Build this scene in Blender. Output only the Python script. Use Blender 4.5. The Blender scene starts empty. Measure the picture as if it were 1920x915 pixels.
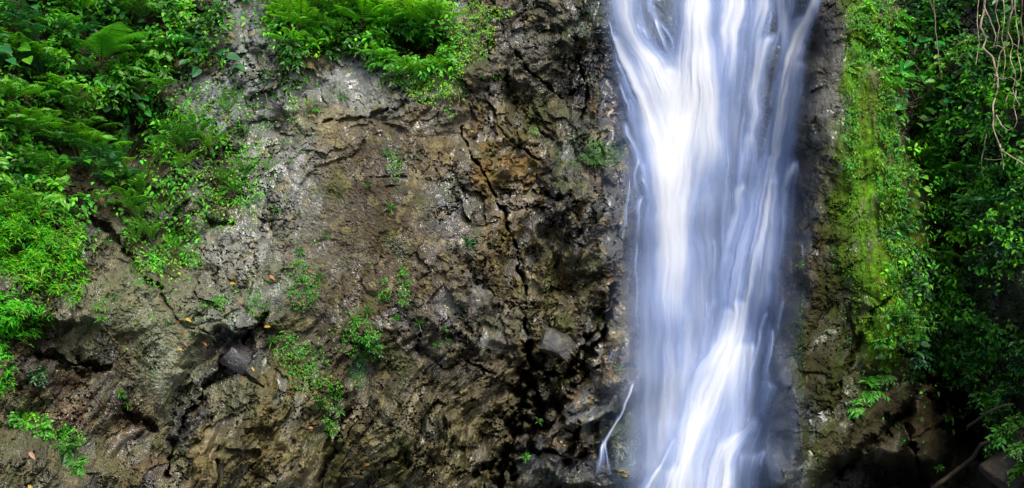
import bpy, math, random
import numpy as np
from mathutils import Vector, Matrix, Euler
rad = math.radians
random.seed(7)
RNG = np.random.default_rng(11)
sc = bpy.context.scene
col = sc.collection

# ------------------------------------------------------------------ camera, sky, sun, exposure
CAM_Y, CAM_Z, PPM = -22.0, 5.0, 96.0            # 96 photo pixels are a metre on the plane y = 0
cam_d = bpy.data.cameras.new("camera")
cam = bpy.data.objects.new("camera", cam_d); col.objects.link(cam)
cam.location = (0, CAM_Y, CAM_Z); cam.rotation_euler = (rad(90), 0, 0)
cam_d.sensor_width = 36.0; cam_d.lens = 36.0 * 22.0 / 20.0
cam_d.clip_end = 500
sc.camera = cam

SUN_DIR = Vector((0.24, -0.50, 0.82)).normalized()
world = bpy.data.worlds.new("World"); sc.world = world; world.use_nodes = True
wn = world.node_tree; bg = wn.nodes["Background"]
sky = wn.nodes.new("ShaderNodeTexSky"); sky.sky_type = 'NISHITA'; sky.sun_disc = False
sky.sun_elevation = math.asin(SUN_DIR.z); sky.sun_rotation = math.atan2(SUN_DIR.x, SUN_DIR.y)
sky.air_density = 0.8; sky.dust_density = 4.0; sky.ozone_density = 1.0
wn.links.new(sky.outputs[0], bg.inputs[0]); bg.inputs[1].default_value = 0.115
sun_d = bpy.data.lights.new("sun", 'SUN'); sun_d.energy = 2.3; sun_d.angle = rad(30); sun_d.color = (1.0, 0.965, 0.91)
sun = bpy.data.objects.new("sun", sun_d); col.objects.link(sun)
sun.rotation_euler = SUN_DIR.to_track_quat('Z', 'Y').to_euler(); sun.location = (12, -14, 24)
vs = sc.view_settings; vs.view_transform = 'Standard'; vs.look = 'None'; vs.gamma = 1.0; vs.use_curve_mapping = False
vs.exposure = 0.9
try:
    sc.cycles.max_bounces = 8; sc.cycles.transparent_max_bounces = 48; sc.cycles.diffuse_bounces = 3
    sc.cycles.glossy_bounces = 2; sc.cycles.caustics_reflective = False; sc.cycles.caustics_refractive = False
    sc.cycles.use_denoising = True
except Exception:
    pass

# ------------------------------------------------------------------ helpers: noise
def _hash(ix, iy, seed):
    h = (ix.astype(np.int64) * 374761393 + iy.astype(np.int64) * 668265263 + seed * 974634211) & 0xffffffff
    h = ((h ^ (h >> 13)) * 1274126177) & 0xffffffff
    h = ((h ^ (h >> 16)) * 2246822519) & 0xffffffff
    return (h ^ (h >> 15)) & 0xffffffff
def rnd(ix, iy, seed): return _hash(ix, iy, seed) / 4294967295.0
def perlin(x, y, seed=0):
    x0 = np.floor(x); y0 = np.floor(y); fx = x - x0; fy = y - y0
    u = fx*fx*fx*(fx*(fx*6-15)+10); v = fy*fy*fy*(fy*(fy*6-15)+10)
    def g(dx, dy):
        a = rnd(x0+dx, y0+dy, seed) * 2*np.pi
        return np.cos(a)*(fx-dx) + np.sin(a)*(fy-dy)
    n0 = g(0,0)*(1-u) + g(1,0)*u; n1 = g(0,1)*(1-u) + g(1,1)*u
    return (n0*(1-v) + n1*v) * 1.5
def fbm(x, y, seed=0, octv=4, gain=0.5):
    s = 0; a = 1.0; t = 0
    for o in range(octv):
        s = s + a*perlin(x*2**o + 17.3*o, y*2**o - 9.1*o, seed+o); t += a; a *= gain
    return s / t * 1.4
def cells(x, y, seed):
    """nearest cell: tilted facet value in about -1..1, gap to the second nearest, and a random per cell"""
    x0 = np.floor(x); y0 = np.floor(y)
    f1 = np.full(x.shape, 9.0); f2 = np.full(x.shape, 9.0)
    vx = np.zeros(x.shape); vy = np.zeros(x.shape); cx = np.zeros(x.shape); cy = np.zeros(x.shape)
    for i in (-1, 0, 1):
        for j in (-1, 0, 1):
            a = x0+i; b = y0+j
            dx = a + rnd(a, b, seed) - x; dy = b + rnd(a, b, seed+1) - y
            d = dx*dx + dy*dy
            n = d < f1
            f2 = np.where(n, f1, np.minimum(f2, d))
            f1 = np.where(n, d, f1); vx = np.where(n, dx, vx); vy = np.where(n, dy, vy)
            cx = np.where(n, a, cx); cy = np.where(n, b, cy)
    r = rnd(cx, cy, seed+2); t = rnd(cx, cy, seed+3)*2*np.pi
    val = (r-0.5)*0.9 + (np.cos(t)*vx + np.sin(t)*vy) * 0.9
    return val, np.sqrt(f2)-np.sqrt(f1), rnd(cx, cy, seed+4)
def blocks(x, y, seed, b=1.0, g=0.9):
    """tilted rounded blocks that meet in creases (continuous), and a random per block"""
    x0 = np.floor(x); y0 = np.floor(y)
    best = np.full(x.shape, -9.0); rr = np.zeros(x.shape)
    for i in (-1, 0, 1):
        for j in (-1, 0, 1):
            a = x0+i; c = y0+j
            dx = x - a - rnd(a, c, seed); dy = y - c - rnd(a, c, seed+1); t = rnd(a, c, seed+3)*2*np.pi
            m = g*(0.3 + 0.7*rnd(a, c, seed+5))
            v = 0.55*rnd(a, c, seed+2) + m*(np.cos(t)*dx + np.sin(t)*dy) - b*(dx*dx + dy*dy)
            n = v > best
            best = np.where(n, v, best); rr = np.where(n, rnd(a, c, seed+4), rr)
    return best, rr
def sstep(a, b, x):
    t = np.clip((x-a)/(b-a), 0, 1); return t*t*(3-2*t)
def poly_dist(x, y, pts):
    """distance to a polyline, position along it (0..1) and signed side distance"""
    best = np.full(x.shape, 1e9); tt = np.zeros(x.shape); sd = np.zeros(x.shape)
    P = np.array(pts, float); seg = np.hypot(*(P[1:]-P[:-1]).T[:2]); L = seg.sum(); acc = 0
    for i in range(len(P)-1):
        ax, ay = P[i][:2]; bx, by = P[i+1][:2]; vx, vy = bx-ax, by-ay; l2 = vx*vx+vy*vy
        t = np.clip(((x-ax)*vx+(y-ay)*vy)/l2, 0, 1)
        dx = x-(ax+t*vx); dy = y-(ay+t*vy); d = np.hypot(dx, dy)
        n = d < best
        best = np.where(n, d, best); tt = np.where(n, (acc+t*seg[i])/L, tt)
        sd = np.where(n, np.sign(vx*dy-vy*dx)*d, sd); acc += seg[i]
    return best, tt, sd
def blob(x, y, cx, cy, rx, ry, rot=0.0, soft=0.55):
    c, s = math.cos(rad(rot)), math.sin(rad(rot))
    dx, dy = x-cx, y-cy
    d = np.hypot((dx*c+dy*s)/rx, (-dx*s+dy*c)/ry)
    return 1 - sstep(1-soft, 1+soft, d)
def to_world(px, py, dep):
    k = (dep - CAM_Y) / (-CAM_Y)
    return np.stack([(px-960)/PPM*k, dep + 0*px, CAM_Z + (457.5-py)/PPM*k], -1)

# ------------------------------------------------------------------ helpers: objects
def tag(o, label=None, cat=None, group=None, kind=None):
    for k, v in (("label", label), ("category", cat), ("group", group), ("kind", kind)):
        if v: o[k] = v
    return o
def new_mesh(name, V, F4=None, F3=None, attrs=None, smooth=False, mats=(), matidx=None):
    me = bpy.data.meshes.new(name)
    V = np.asarray(V, np.float32)
    q = np.zeros((0, 4), np.int32) if F4 is None else np.asarray(F4, np.int32).reshape(-1, 4)
    t = np.zeros((0, 3), np.int32) if F3 is None else np.asarray(F3, np.int32).reshape(-1, 3)
    me.vertices.add(len(V)); me.vertices.foreach_set("co", V.ravel())
    me.loops.add(q.size + t.size); me.loops.foreach_set("vertex_index", np.concatenate([q.ravel(), t.ravel()]))
    n = len(q)+len(t); me.polygons.add(n)
    ls = np.concatenate([np.arange(len(q))*4, q.size + np.arange(len(t))*3]).astype(np.int32)
    me.polygons.foreach_set("loop_start", ls)
    me.polygons.foreach_set("use_smooth", np.full(n, smooth, bool))
    for m in mats: me.materials.append(m)
    if matidx is not None: me.polygons.foreach_set("material_index", np.asarray(matidx, np.int32))
    me.update(calc_edges=True)
    for k, a in (attrs or {}).items():
        a = np.asarray(a, np.float32)
        if a.ndim == 2:
            at = me.attributes.new(k, 'FLOAT_COLOR', 'POINT')
            at.data.foreach_set("color", np.concatenate([a, np.ones((len(a), 1), np.float32)], 1).ravel())
        else:
            at = me.attributes.new(k, 'FLOAT', 'POINT'); at.data.foreach_set("value", a)
    me.validate(verbose=False)
    return me
def link(name, data, parent=None, loc=None):
    o = bpy.data.objects.new(name, data); col.objects.link(o)
    if parent: o.parent = parent
    if loc is not None: o.location = loc
    return o
def grid_quads(nx, ny):
    i = np.arange(nx*ny).reshape(ny, nx)
    return np.stack([i[:-1, :-1], i[1:, :-1], i[1:, 1:], i[:-1, 1:]], -1).reshape(-1, 4)
def mat(name):
    m = bpy.data.materials.new(name); m.use_nodes = True
    return m, m.node_tree, m.node_tree.nodes["Principled BSDF"]
def N(nt, typ, **kw):
    n = nt.nodes.new(typ)
    for k, v in kw.items(): setattr(n, k, v)
    return n

# ------------------------------------------------------------------ materials of rock and water
def rock_material(name, attr=True, base=(0.1, 0.09, 0.08), rough=0.5, bump=1.0):
    m, nt, b = mat(name)
    co = N(nt, "ShaderNodeNewGeometry") if attr else N(nt, "ShaderNodeTexCoord")
    pos = co.outputs["Position"] if attr else co.outputs["Object"]
    n1 = N(nt, "ShaderNodeTexNoise"); n1.inputs["Scale"].default_value = 9; n1.inputs["Detail"].default_value = 8; n1.inputs["Roughness"].default_value = 0.7
    n2 = N(nt, "ShaderNodeTexNoise"); n2.inputs["Scale"].default_value = 45; n2.inputs["Detail"].default_value = 5; n2.inputs["Roughness"].default_value = 0.65
    for n in (n1, n2): nt.links.new(pos, n.inputs["Vector"])
    r1 = N(nt, "ShaderNodeMapRange"); r1.inputs[1].default_value = 0.3; r1.inputs[2].default_value = 0.72; r1.inputs[3].default_value = 0.5; r1.inputs[4].default_value = 1.5
    r2 = N(nt, "ShaderNodeMapRange"); r2.inputs[1].default_value = 0.3; r2.inputs[2].default_value = 0.7; r2.inputs[3].default_value = 0.62; r2.inputs[4].default_value = 1.38
    nt.links.new(n1.outputs[0], r1.inputs[0]); nt.links.new(n2.outputs[0], r2.inputs[0])
    mu = N(nt, "ShaderNodeMath", operation='MULTIPLY'); nt.links.new(r1.outputs[0], mu.inputs[0]); nt.links.new(r2.outputs[0], mu.inputs[1])
    mx = N(nt, "ShaderNodeVectorMath", operation='SCALE'); nt.links.new(mu.outputs[0], mx.inputs["Scale"])
    if attr:
        a = N(nt, "ShaderNodeAttribute", attribute_name="Col"); nt.links.new(a.outputs["Color"], mx.inputs[0])
        w = N(nt, "ShaderNodeAttribute", attribute_name="Rough")
        rr = N(nt, "ShaderNodeMath", operation='MULTIPLY_ADD'); rr.inputs[1].default_value = 0.25
        nt.links.new(n2.outputs[0], rr.inputs[0]); nt.links.new(w.outputs["Fac"], rr.inputs[2])
        sb = N(nt, "ShaderNodeMath", operation='SUBTRACT'); sb.inputs[1].default_value = 0.12
        nt.links.new(rr.outputs[0], sb.inputs[0]); nt.links.new(sb.outputs[0], b.inputs["Roughness"])
    else:
        n3 = N(nt, "ShaderNodeTexNoise"); n3.inputs["Scale"].default_value = 3.2; n3.inputs["Detail"].default_value = 7; n3.inputs["Roughness"].default_value = .7; nt.links.new(pos, n3.inputs["Vector"])
        rp = N(nt, "ShaderNodeValToRGB"); el = rp.color_ramp.elements; el[0].position = .36; el[1].position = .66
        el[0].color = (*[v*.45 for v in base], 1); el[1].color = (base[0]*1.7, base[1]*1.5, base[2]*.8, 1); e = el.new(.5); e.color = (*base, 1)
        nt.links.new(n3.outputs[0], rp.inputs[0]); nt.links.new(rp.outputs[0], mx.inputs[0])
        b.inputs["Coat Weight"].default_value = .4 if rough < .3 else 0; b.inputs["Coat Roughness"].default_value = .16
        rr = N(nt, "ShaderNodeMath", operation='MULTIPLY_ADD'); rr.inputs[1].default_value = 0.3; rr.inputs[2].default_value = rough-0.15
        nt.links.new(n1.outputs[0], rr.inputs[0]); nt.links.new(rr.outputs[0], b.inputs["Roughness"])
    nt.links.new(mx.outputs[0], b.inputs["Base Color"])
    if attr:                                                           # a film of water where the stone is wet
        cw = N(nt, "ShaderNodeMapRange"); cw.inputs[1].default_value = .42; cw.inputs[2].default_value = .2; cw.inputs[3].default_value = 0; cw.inputs[4].default_value = .6
        nt.links.new(w.outputs["Fac"], cw.inputs[0]); nt.links.new(cw.outputs[0], b.inputs["Coat Weight"])
        sw = N(nt, "ShaderNodeMapRange"); sw.inputs[1].default_value = .2; sw.inputs[2].default_value = .55; sw.inputs[3].default_value = .9; sw.inputs[4].default_value = .22
        nt.links.new(w.outputs["Fac"], sw.inputs[0]); nt.links.new(sw.outputs[0], b.inputs["Specular IOR Level"])
        b.inputs["Coat Roughness"].default_value = .14; b.inputs["Coat IOR"].default_value = 1.5
    vo = N(nt, "ShaderNodeTexVoronoi", feature='DISTANCE_TO_EDGE'); vo.inputs["Scale"].default_value = 6.5
    ds = N(nt, "ShaderNodeTexNoise"); ds.inputs["Scale"].default_value = 4; ds.inputs["Detail"].default_value = 4; nt.links.new(pos, ds.inputs["Vector"])
    ad = N(nt, "ShaderNodeMix", data_type='VECTOR'); ad.inputs[0].default_value = 0.25; nt.links.new(pos, ad.inputs[4]); nt.links.new(ds.outputs["Color"], ad.inputs[5])
    nt.links.new(ad.outputs[1], vo.inputs["Vector"])
    mn = N(nt, "ShaderNodeMath", operation='MINIMUM'); mn.inputs[1].default_value = 0.1; nt.links.new(vo.outputs["Distance"], mn.inputs[0])
    hs = N(nt, "ShaderNodeMath", operation='MULTIPLY_ADD'); hs.inputs[1].default_value = 0.25; nt.links.new(mn.outputs[0], hs.inputs[0])
    h2 = N(nt, "ShaderNodeMath", operation='ADD'); nt.links.new(n1.outputs[0], h2.inputs[0])
    h3 = N(nt, "ShaderNodeMath", operation='MULTIPLY'); h3.inputs[1].default_value = 0.35; nt.links.new(n2.outputs[0], h3.inputs[0]); nt.links.new(h3.outputs[0], h2.inputs[1])
    nt.links.new(h2.outputs[0], hs.inputs[2])
    bp = N(nt, "ShaderNodeBump"); bp.inputs["Strength"].default_value = 0.8*bump; bp.inputs["Distance"].default_value = 0.09
    nt.links.new(hs.outputs[0], bp.inputs["Height"]); nt.links.new(bp.outputs[0], b.inputs["Normal"])
    b.inputs["Specular IOR Level"].default_value = 0.8
    return m
M_CLIFF = rock_material("cliff_rock")

def water_material(name):
    m, nt, b = mat(name)
    a = N(nt, "ShaderNodeAttribute", attribute_name="Density")
    di = N(nt, "ShaderNodeBsdfDiffuse"); 
    cr = N(nt, "ShaderNodeMix", data_type='RGBA'); cr.inputs[6].default_value = (0.31, 0.41, 0.66, 1); cr.inputs[7].default_value = (0.70, 0.725, 0.77, 1)   # thin water is bluer than foam, with blue skylight painted in
    fm = N(nt, "ShaderNodeMapRange", interpolation_type='SMOOTHSTEP'); fm.inputs[1].default_value = .45; fm.inputs[2].default_value = 1.0
    nt.links.new(a.outputs["Fac"], fm.inputs[0]); nt.links.new(fm.outputs[0], cr.inputs[0])
    tr = N(nt, "ShaderNodeBsdfTranslucent"); 
    nt.links.new(cr.outputs[2], di.inputs["Color"]); nt.links.new(cr.outputs[2], tr.inputs["Color"])
    mx = N(nt, "ShaderNodeMixShader"); mx.inputs[0].default_value = 0.25
    nt.links.new(di.outputs[0], mx.inputs[1]); nt.links.new(tr.outputs[0], mx.inputs[2])
    tp = N(nt, "ShaderNodeBsdfTransparent")
    m2 = N(nt, "ShaderNodeMixShader"); nt.links.new(a.outputs["Fac"], m2.inputs[0])
    nt.links.new(tp.outputs[0], m2.inputs[1]); nt.links.new(mx.outputs[0], m2.inputs[2])
    nt.links.new(m2.outputs[0], nt.nodes["Material Output"].inputs["Surface"])
    nt.nodes.remove(b)
    return m
M_FALL = water_material("falling_water")

# ------------------------------------------------------------------ the cliff
def macro(x, y):
    """depth of the large forms of the gorge (metres, towards the camera is negative), in photo pixels"""
    d = -3.6*(1-sstep(-200, 640, x)) - 2.2*(1-sstep(-500, 120, x))
    d = d + 0.0026*(430-y)                                             # the face leans back
    d = d - 1.1*blob(x, y, 690, 560, 420, 430, 0, 0.9)                 # the broad brown dome
    d = d - 0.5*blob(x, y, 330, 640, 170, 130, 40, 0.8)
    d = d - 0.9*blob(x, y, 430, 870, 190, 90, -20, 0.8)
    d = d - 0.8*blob(x, y, 850, 850, 130, 130, 0, 0.8)
    d = d + 0.7*blob(x, y, 1050, 330, 150, 420, 0, 0.8)
    d = d + 0.2*blob(x, y, 160, 740, 120, 90, 20, 0.7)                 # hollow low on the left
    d = d - 0.7*blob(x, y, 40, 900, 170, 80, 15, 0.7)
    d = d + 1.0*blob(x, y, 235, 265, 70, 60, -20, 0.7) + 0.8*blob(x, y, 215, 75, 50, 40, 0, .7) + 0.8*blob(x, y, 780, 95, 55, 25, 0, .6)   # dark hollows in the thicket
    # channel of the fall
    cl = 1150 + 0.085*np.clip(y, 0, 915); cr = 1515 - 0.085*np.clip(y, 0, 915)
    ch = sstep(cl-25, cl+60, x)*(1-sstep(cr-50, cr+25, x))
    d = d + ch*(1.1 + 0.5*sstep(140, -120, y) - 1.3*sstep(600, 960, y))
    d = d + 1.6*sstep(60, -160, y)*blob(x, y, 1330, -60, 260, 160, 0, 0.5)
    # right buttress and the wall that comes forward on the right
    d = d - 0.9*sstep(cr-10, cr+60, x)
    d = d - 0.35*blob(x, y, 1620, 330, 60, 420, -8, 0.8)
    e = 1680 + 0.10*(y-100)
    d = d + 0.9*sstep(e-30, e+40, x)*(1-sstep(e+40, e+130, x))
    d = d - 3.2*sstep(e+50, 2080, x) - 2.6*sstep(1990, 2300, x)
    d = d + 1.3*sstep(560, 800, y)*sstep(1600, 1690, x)*(1-.6*sstep(1860, 1990, x))   # undercut foot of the wall
    d = d + 1.6*blob(x, y, 1650, 905, 110, 45, 0, 0.5)                 # low cave
    d = d - 1.0*blob(x, y, 1900, 870, 90, 60, -35, 0.6)
    return d
CRACKS = [  # polyline, half width px, depth m
    ([(858,238),(880,285),(906,332),(928,372),(946,402),(960,450),(972,492),(980,540),(986,600),(990,660)], 3.4, .42),
    ([(992,640),(996,700),(978,760),(962,815),(948,870),(940,920)], 17, 1.3),
    ([(990,700),(1012,740),(1002,790),(985,840)], 20, 1.3),
    ([(1010,690),(1050,700),(1090,690),(1120,640),(1150,560)], 9, .7), ([(1000,850),(1030,845),(1060,860),(1120,850),(1140,830)], 8, .6), ([(1085,790),(1075,840),(1060,870)], 7, .5),
    ([(1160,530),(1128,590),(1098,640),(1072,690),(1040,725)], 8, .6),
    ([(1120,690),(1080,720),(1050,760),(1030,800)], 7, .45),
    ([(1040,760),(1060,790),(1085,830)], 7, .5),
    ([(965,100),(1000,140),(1030,165),(1054,180),(1075,166)], 4, .3),
    ([(1000,360),(1040,368),(1070,366)], 6, .35), ([(1070,395),(1085,400)], 8, .4),
    ([(505,585),(470,625),(425,680),(390,725),(355,775),(330,830),(312,890)], 9, .5),
    ([(440,690),(470,705),(492,730)], 5, .3),
    ([(168,398),(215,450),(262,505),(305,550)], 7, .35),
    ([(355,395),(400,420),(440,418)], 5, .25), ([(240,770),(272,795),(292,800)], 8, .5),
    ([(600,850),(618,835),(612,810)], 6, .3), ([(590,232),(640,228),(690,225),(740,200),(800,190)], 5, .2),
    ([(700,335),(760,332)], 3, .1), ([(720,870),(765,850),(760,880)], 8, .45), ([(890,890),(930,860)], 10, .6),
    ([(1715,655),(1750,710),(1790,770),(1830,830),(1870,855)], 22, 1.5),
    ([(1700,520),(1664,556),(1640,585)], 5, .35), ([(1580,880),(1620,840),(1660,800),(1700,770)], 12, .7),
    ([(1700,800),(1712,850),(1730,905)], 10, .7), ([(1640,590),(1600,660),(1560,740)], 5, .2),
    ([(640,640),(700,655),(735,640)], 5, .2), ([(660,760),(640,800),(625,850),(600,900)], 6, .35),
    ([(800,600),(780,650),(830,690),(880,680),(930,700)], 5, .25),
    ([(1085,100),(1100,170),(1095,230)], 4, .25), ([(910,180),(950,260),(1010,300)], 4, .22),
    ([(300,560),(350,610),(420,640)], 4, .15), ([(60,660),(130,680),(200,690)], 12, .5),
]
def axis(lo, hi, a, b, step, grow=1.16):
    mid = list(np.arange(a, b+.01, step)); s = step; v = b
    up = []
    while v < hi: s *= grow; v += s; up.append(v)
    s = step; v = a; dn = []
    while v > lo: s *= grow; v -= s; dn.append(v)
    return np.array(dn[::-1] + mid + up)
GX = axis(-900, 2800, -24, 1944, 2.0); GY = axis(-700, 1350, -24, 939, 2.0)
PX, PY = np.meshgrid(GX, GY)
wx = PX + 26*fbm(PX/150, PY/150, 3, 4); wy = PY + 26*fbm(PX/150, PY/150, 8, 4)
WX = PX + 9*fbm(PX/40, PY/40, 30, 4); WY = PY + 9*fbm(PX/40, PY/40, 35, 4)
DEP = macro(wx, wy)
# how blocky the rock is, from place to place
rough = 0.75 + 0.5*blob(PX, PY, 1010, 450, 190, 520, 0, .7) + 0.45*blob(PX, PY, 720, 820, 420, 160, -12, .7) \
    - 0.45*blob(wx, wy, 700, 400, 150, 220, 0, .7) - 0.25*blob(wx, wy, 290, 640, 90, 90, 40, .7) + 0.2*blob(PX, PY, 480, 120, 120, 160, 0, .6)
def layer(size, seed, amp, b=1.0, g=0.9):
    out = []
    for sx, sy, ang, sd in ((1.0, 1.3, 14, seed), (0.62, 1.8, 33, seed+500)):
        c, s = math.cos(rad(ang)), math.sin(rad(ang))
        x = (wx*c + wy*s)/(size*sx); y = (-wx*s + wy*c)/(size*sy)
        x = x + .18*fbm(x*1.9, y*1.9, sd+50, 3); y = y + .18*fbm(x*1.9, y*1.9, sd+60, 3)
        out.append(blocks(x, y, sd, b, g))
    m = sstep(.35, .65, lowmix + .25*fbm(PX/60, PY/60, seed+70, 3))
    return -amp*rough*((out[0][0]*(1-m) + out[1][0]*m) - 0.35), out[0][1]*(1-m)+out[1][1]*m
lowmix = sstep(560, 720, wy - 0.05*(wx-700)) * (1-sstep(1000, 1100, wx))
l1, R1 = layer(190, 101, .85); l2, R2 = layer(80, 211, .70, .8, 1.2); l3, R3 = layer(34, 331, .42, .7, 1.3); l4, R4 = layer(14, 431, .20, .7, 1.4)
v5, g5, _ = cells(wx/70+.3*fbm(wx/30, wy/30, 77, 3), wy/46, 551)      # sharp broken ledges here and there
led = sstep(.1, .5, fbm(PX/110, PY/110, 561, 3))
rid = 1-np.abs(fbm(wx/46 + wy/90, wy/70 - wx/120, 71, 5))*2
patch = 0.45 + 0.65*sstep(-.25, .35, fbm(PX/130, PY/130, 577, 3))     # smooth slabs beside broken ground
l5, R5 = layer(8, 631, .085, .6, 1.6); l6, R6 = layer(20, 731, .17, .5, 1.5)
fine = 0.55 + 0.45*sstep(-.3, .3, fbm(PX/80, PY/100, 641, 3))
net = np.minimum(np.abs(fbm(WX/34, WY/52, 651, 4)), np.abs(fbm(WX/60 + WY/70, WY/38 - WX/90, 661, 4)))
crev = np.exp(-(net/.022)**2)*sstep(-.15, .25, fbm(PX/90, PY/90, 671, 3))
slick = np.maximum(sstep(.66, .72, R3), .9*sstep(.80, .86, R4)*(R3 > .3))    # flat wet cleavage faces among the crumbled stone
calm = np.clip(blob(wx, wy, 715, 400, 130, 190, 0, .5) + blob(wx, wy, 280, 610, 130, 130, -15, .5) + .8*blob(wx, wy, 600, 480, 70, 160, 0, .5) + .7*blob(wx, wy, 440, 480, 80, 60, 0, .5), 0, 1)
slick = slick*(1-.75*calm); fine = fine*(1-.35*calm); patch = patch*(1-.35*calm)
keep = 1 - .88*slick
DET = 1.0*l1 + 0.55*l2*(1-.4*calm) + 0.5*l3*patch*(1-.4*calm) + 0.7*l4*patch*(1-.8*sstep(.66, .72, R3)) + keep*((l5 + .7*l6)*fine*rough*.85 + 0.06*fbm(WX/16, WY/16, 91, 4)*patch + 0.022*fbm(PX/5, PY/5, 95, 3)) \
    + 0.26*v5*led*rough - 0.14*rid*rough*patch*keep + 0.11*crev*rough
SLABS = [(1128,752,82,36,-28,.45),(1058,818,46,46,20,.35),(1095,884,90,28,8,.40),(1008,880,46,40,0,.35),(1150,640,44,90,12,.30),(1175,830,30,80,0,.25),(1468,815,40,120,5,.70),(1440,895,40,46,0,.35),(1472,705,18,22,0,.25)]
EARTH = [(1745,800,46,110,16,.75),(1640,795,26,90,38,.55),(1690,850,40,50,0,.4),(1860,760,30,120,-30,.5)]
smooth = np.zeros(PX.shape)
for (a, b, c, e, r, h) in SLABS + EARTH:
    m = blob(WX, WY, a, b, c, e, r, .28); DEP -= h*m; smooth = np.maximum(smooth, m)
STEPS = [([(655,740),(610,820),(560,930)],.22),([(770,680),(705,770),(650,890)],.26),([(870,650),(800,740),(735,850)],.24),([(945,720),(890,800),(850,905)],.22),([(505,600),(470,680),(430,760),(400,900)],.22),
         ([(300,555),(350,620),(385,690)],-.16),([(180,600),(250,680),(300,790)],-.18),([(560,360),(620,300),(700,240)],.12),([(905,120),(960,200),(1040,290),(1090,380)],-.22),([(1000,420),(1050,520),(1080,620)],-.2),([(850,470),(900,560),(930,640)],-.16),([(1100,60),(1075,160),(1085,260)],.2)]
for pts, h in STEPS:                                                   # long slanting ledges where slabs have come away
    d_, t_, s_ = poly_dist(wx + .4*(WX-PX), wy + .4*(WY-PY), pts)
    DEP += h*sstep(-4, 4, s_)*np.exp(-(np.abs(s_)/55)**1.5)*np.sin(np.pi*np.clip(t_, .02, .98))**.5*(d_ < 140)
mossy = blob(wx, wy, 1645, 400, 62, 330, -7, .5); pillar = blob(wx, wy, 1545, 420, 60, 560, 0, .4)
edge = blob(PX, PY, 1168, 480, 34, 560, -5, .4)
DET = DET*(1-.4*edge)*(1-.55*smooth)*(1-.6*mossy)*(1-.3*pillar) + .10*mossy*fbm(PX/22, PY/110, 761, 4)
fallmask = sstep(1150, 1185, PX)*(1-sstep(1480, 1520, PX))
DET = DET*(1-0.55*fallmask)
crk = np.zeros(PX.shape)
for pts, w, dp in CRACKS:
    d, t, s = poly_dist(WX, WY, pts)
    ww = w*(0.55 + 0.45*np.sin(np.pi*np.clip(t, .05, .95)))*np.clip(.6 + 1.6*fbm(PX/24, PY/24, 747, 3), .08, 1.7)
    crk += dp*np.exp(-(d/ww)**2)
DEP = DEP + DET + np.minimum(crk, 1.9)

# colours of the stone: bare grey, brown and ochre stain, green growth, dark wet rock, painted shade
C = np.empty(PX.shape+(3,)); C[:] = (0.150, 0.125, 0.085)
RG = np.full(PX.shape, 0.38)
bx = PX + 34*fbm(PX/90, PY/90, 130, 5); by = PY + 40*fbm(PX/90, PY/90, 140, 5)
def paint(c, k, mask, rgh=None):
    global C, RG
    a = np.clip(k*mask, 0, 1)
    C = C*(1-a[..., None]) + np.array(c)*a[..., None]
    if rgh is not None: RG = RG*(1-a) + rgh*a
def pb(cx, cy, rx, ry, c, k=0.85, rot=0, rgh=None, soft=.5): paint(c, k, blob(bx, by, cx, cy, rx, ry, rot, soft), rgh)
GREY=(0.36,0.375,0.385); TAN=(0.33,0.27,0.17); BRN=(0.098,0.070,0.038); DKB=(0.056,0.041,0.024); OCH=(0.215,0.135,0.045)
OLV=(0.185,0.185,0.115); OLL=(0.265,0.27,0.185); BLK=(0.026,0.023,0.020); SLT=(0.075,0.078,0.085); MOSS=(0.165,0.34,0.003); MOSD=(0.05,0.085,0.006)
# grey heights on the left
pb(470,70,70,100,GREY); pb(440,200,110,90,GREY,.8,20); pb(640,150,75,45,GREY,.8); pb(700,185,110,40,(0.30,0.295,0.275),.8)
pb(520,300,80,120,(0.25,0.24,0.22),.8); pb(555,390,50,50,(0.30,0.31,0.32),.8); pb(440,470,100,70,(0.31,0.30,0.27),.85); pb(620,250,60,32,TAN,.8)
pb(570,480,80,130,(0.19,0.17,0.135),.8); pb(480,560,50,90,(0.29,0.275,0.235),.7)
# brown dome
pb(730,290,100,80,BRN,.8); pb(720,420,120,130,DKB,.8,0,.42); pb(690,560,110,130,BRN,.8,0,.45); pb(800,320,35,120,(0.2,0.15,0.085),.7); pb(790,560,60,90,BRN,.75,0,.4)
pb(840,380,50,60,SLT,.6,0,.3); pb(640,400,35,160,(0.16,0.13,0.085),.6)
pb(560,640,90,90,(0.07,0.065,0.04),.7,0,.45); pb(700,700,70,50,(0.07,0.055,0.035),.7,0,.4); pb(850,640,90,70,(0.10,0.085,0.07),.7,0,.32)
# olive slope on the left, crumpled ochre foot
pb(250,470,80,80,(0.135,0.13,0.085),.7); pb(250,560,110,50,OLV,.8); pb(330,690,80,120,OLL,.85,-20); pb(200,660,70,50,OLV,.6); pb(420,600,70,30,(0.22,0.23,0.17),.8); pb(360,560,60,30,(0.2,0.19,0.13),.7)
pb(420,840,110,80,(0.235,0.18,0.09),.8); pb(560,800,130,110,(0.205,0.165,0.075),.8); pb(700,840,110,90,(0.17,0.14,0.07),.8); pb(850,820,110,100,(0.2,0.165,0.085),.8)
pb(740,760,60,50,(0.2,0.18,0.12),.6); pb(640,770,60,40,(0.09,0.075,0.05),.6,0,.35)
pb(145,740,120,80,(0.065,0.036,0.018),.85); pb(130,775,50,22,(0.14,0.062,0.026),.8); pb(60,690,70,60,DKB,.8); pb(60,850,110,70,(0.13,0.115,0.075),.8); pb(250,840,60,80,(0.13,0.085,0.04),.7)
pb(400,690,28,90,BLK,.9,35,.22,.3); pb(450,660,45,50,(0.05,0.048,0.055),.9,0,.2,.35); pb(350,790,24,90,(0.075,0.072,0.07),.9,25,.22,.3); pb(440,760,50,60,(0.085,0.075,0.06),.7,0,.25)
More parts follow.
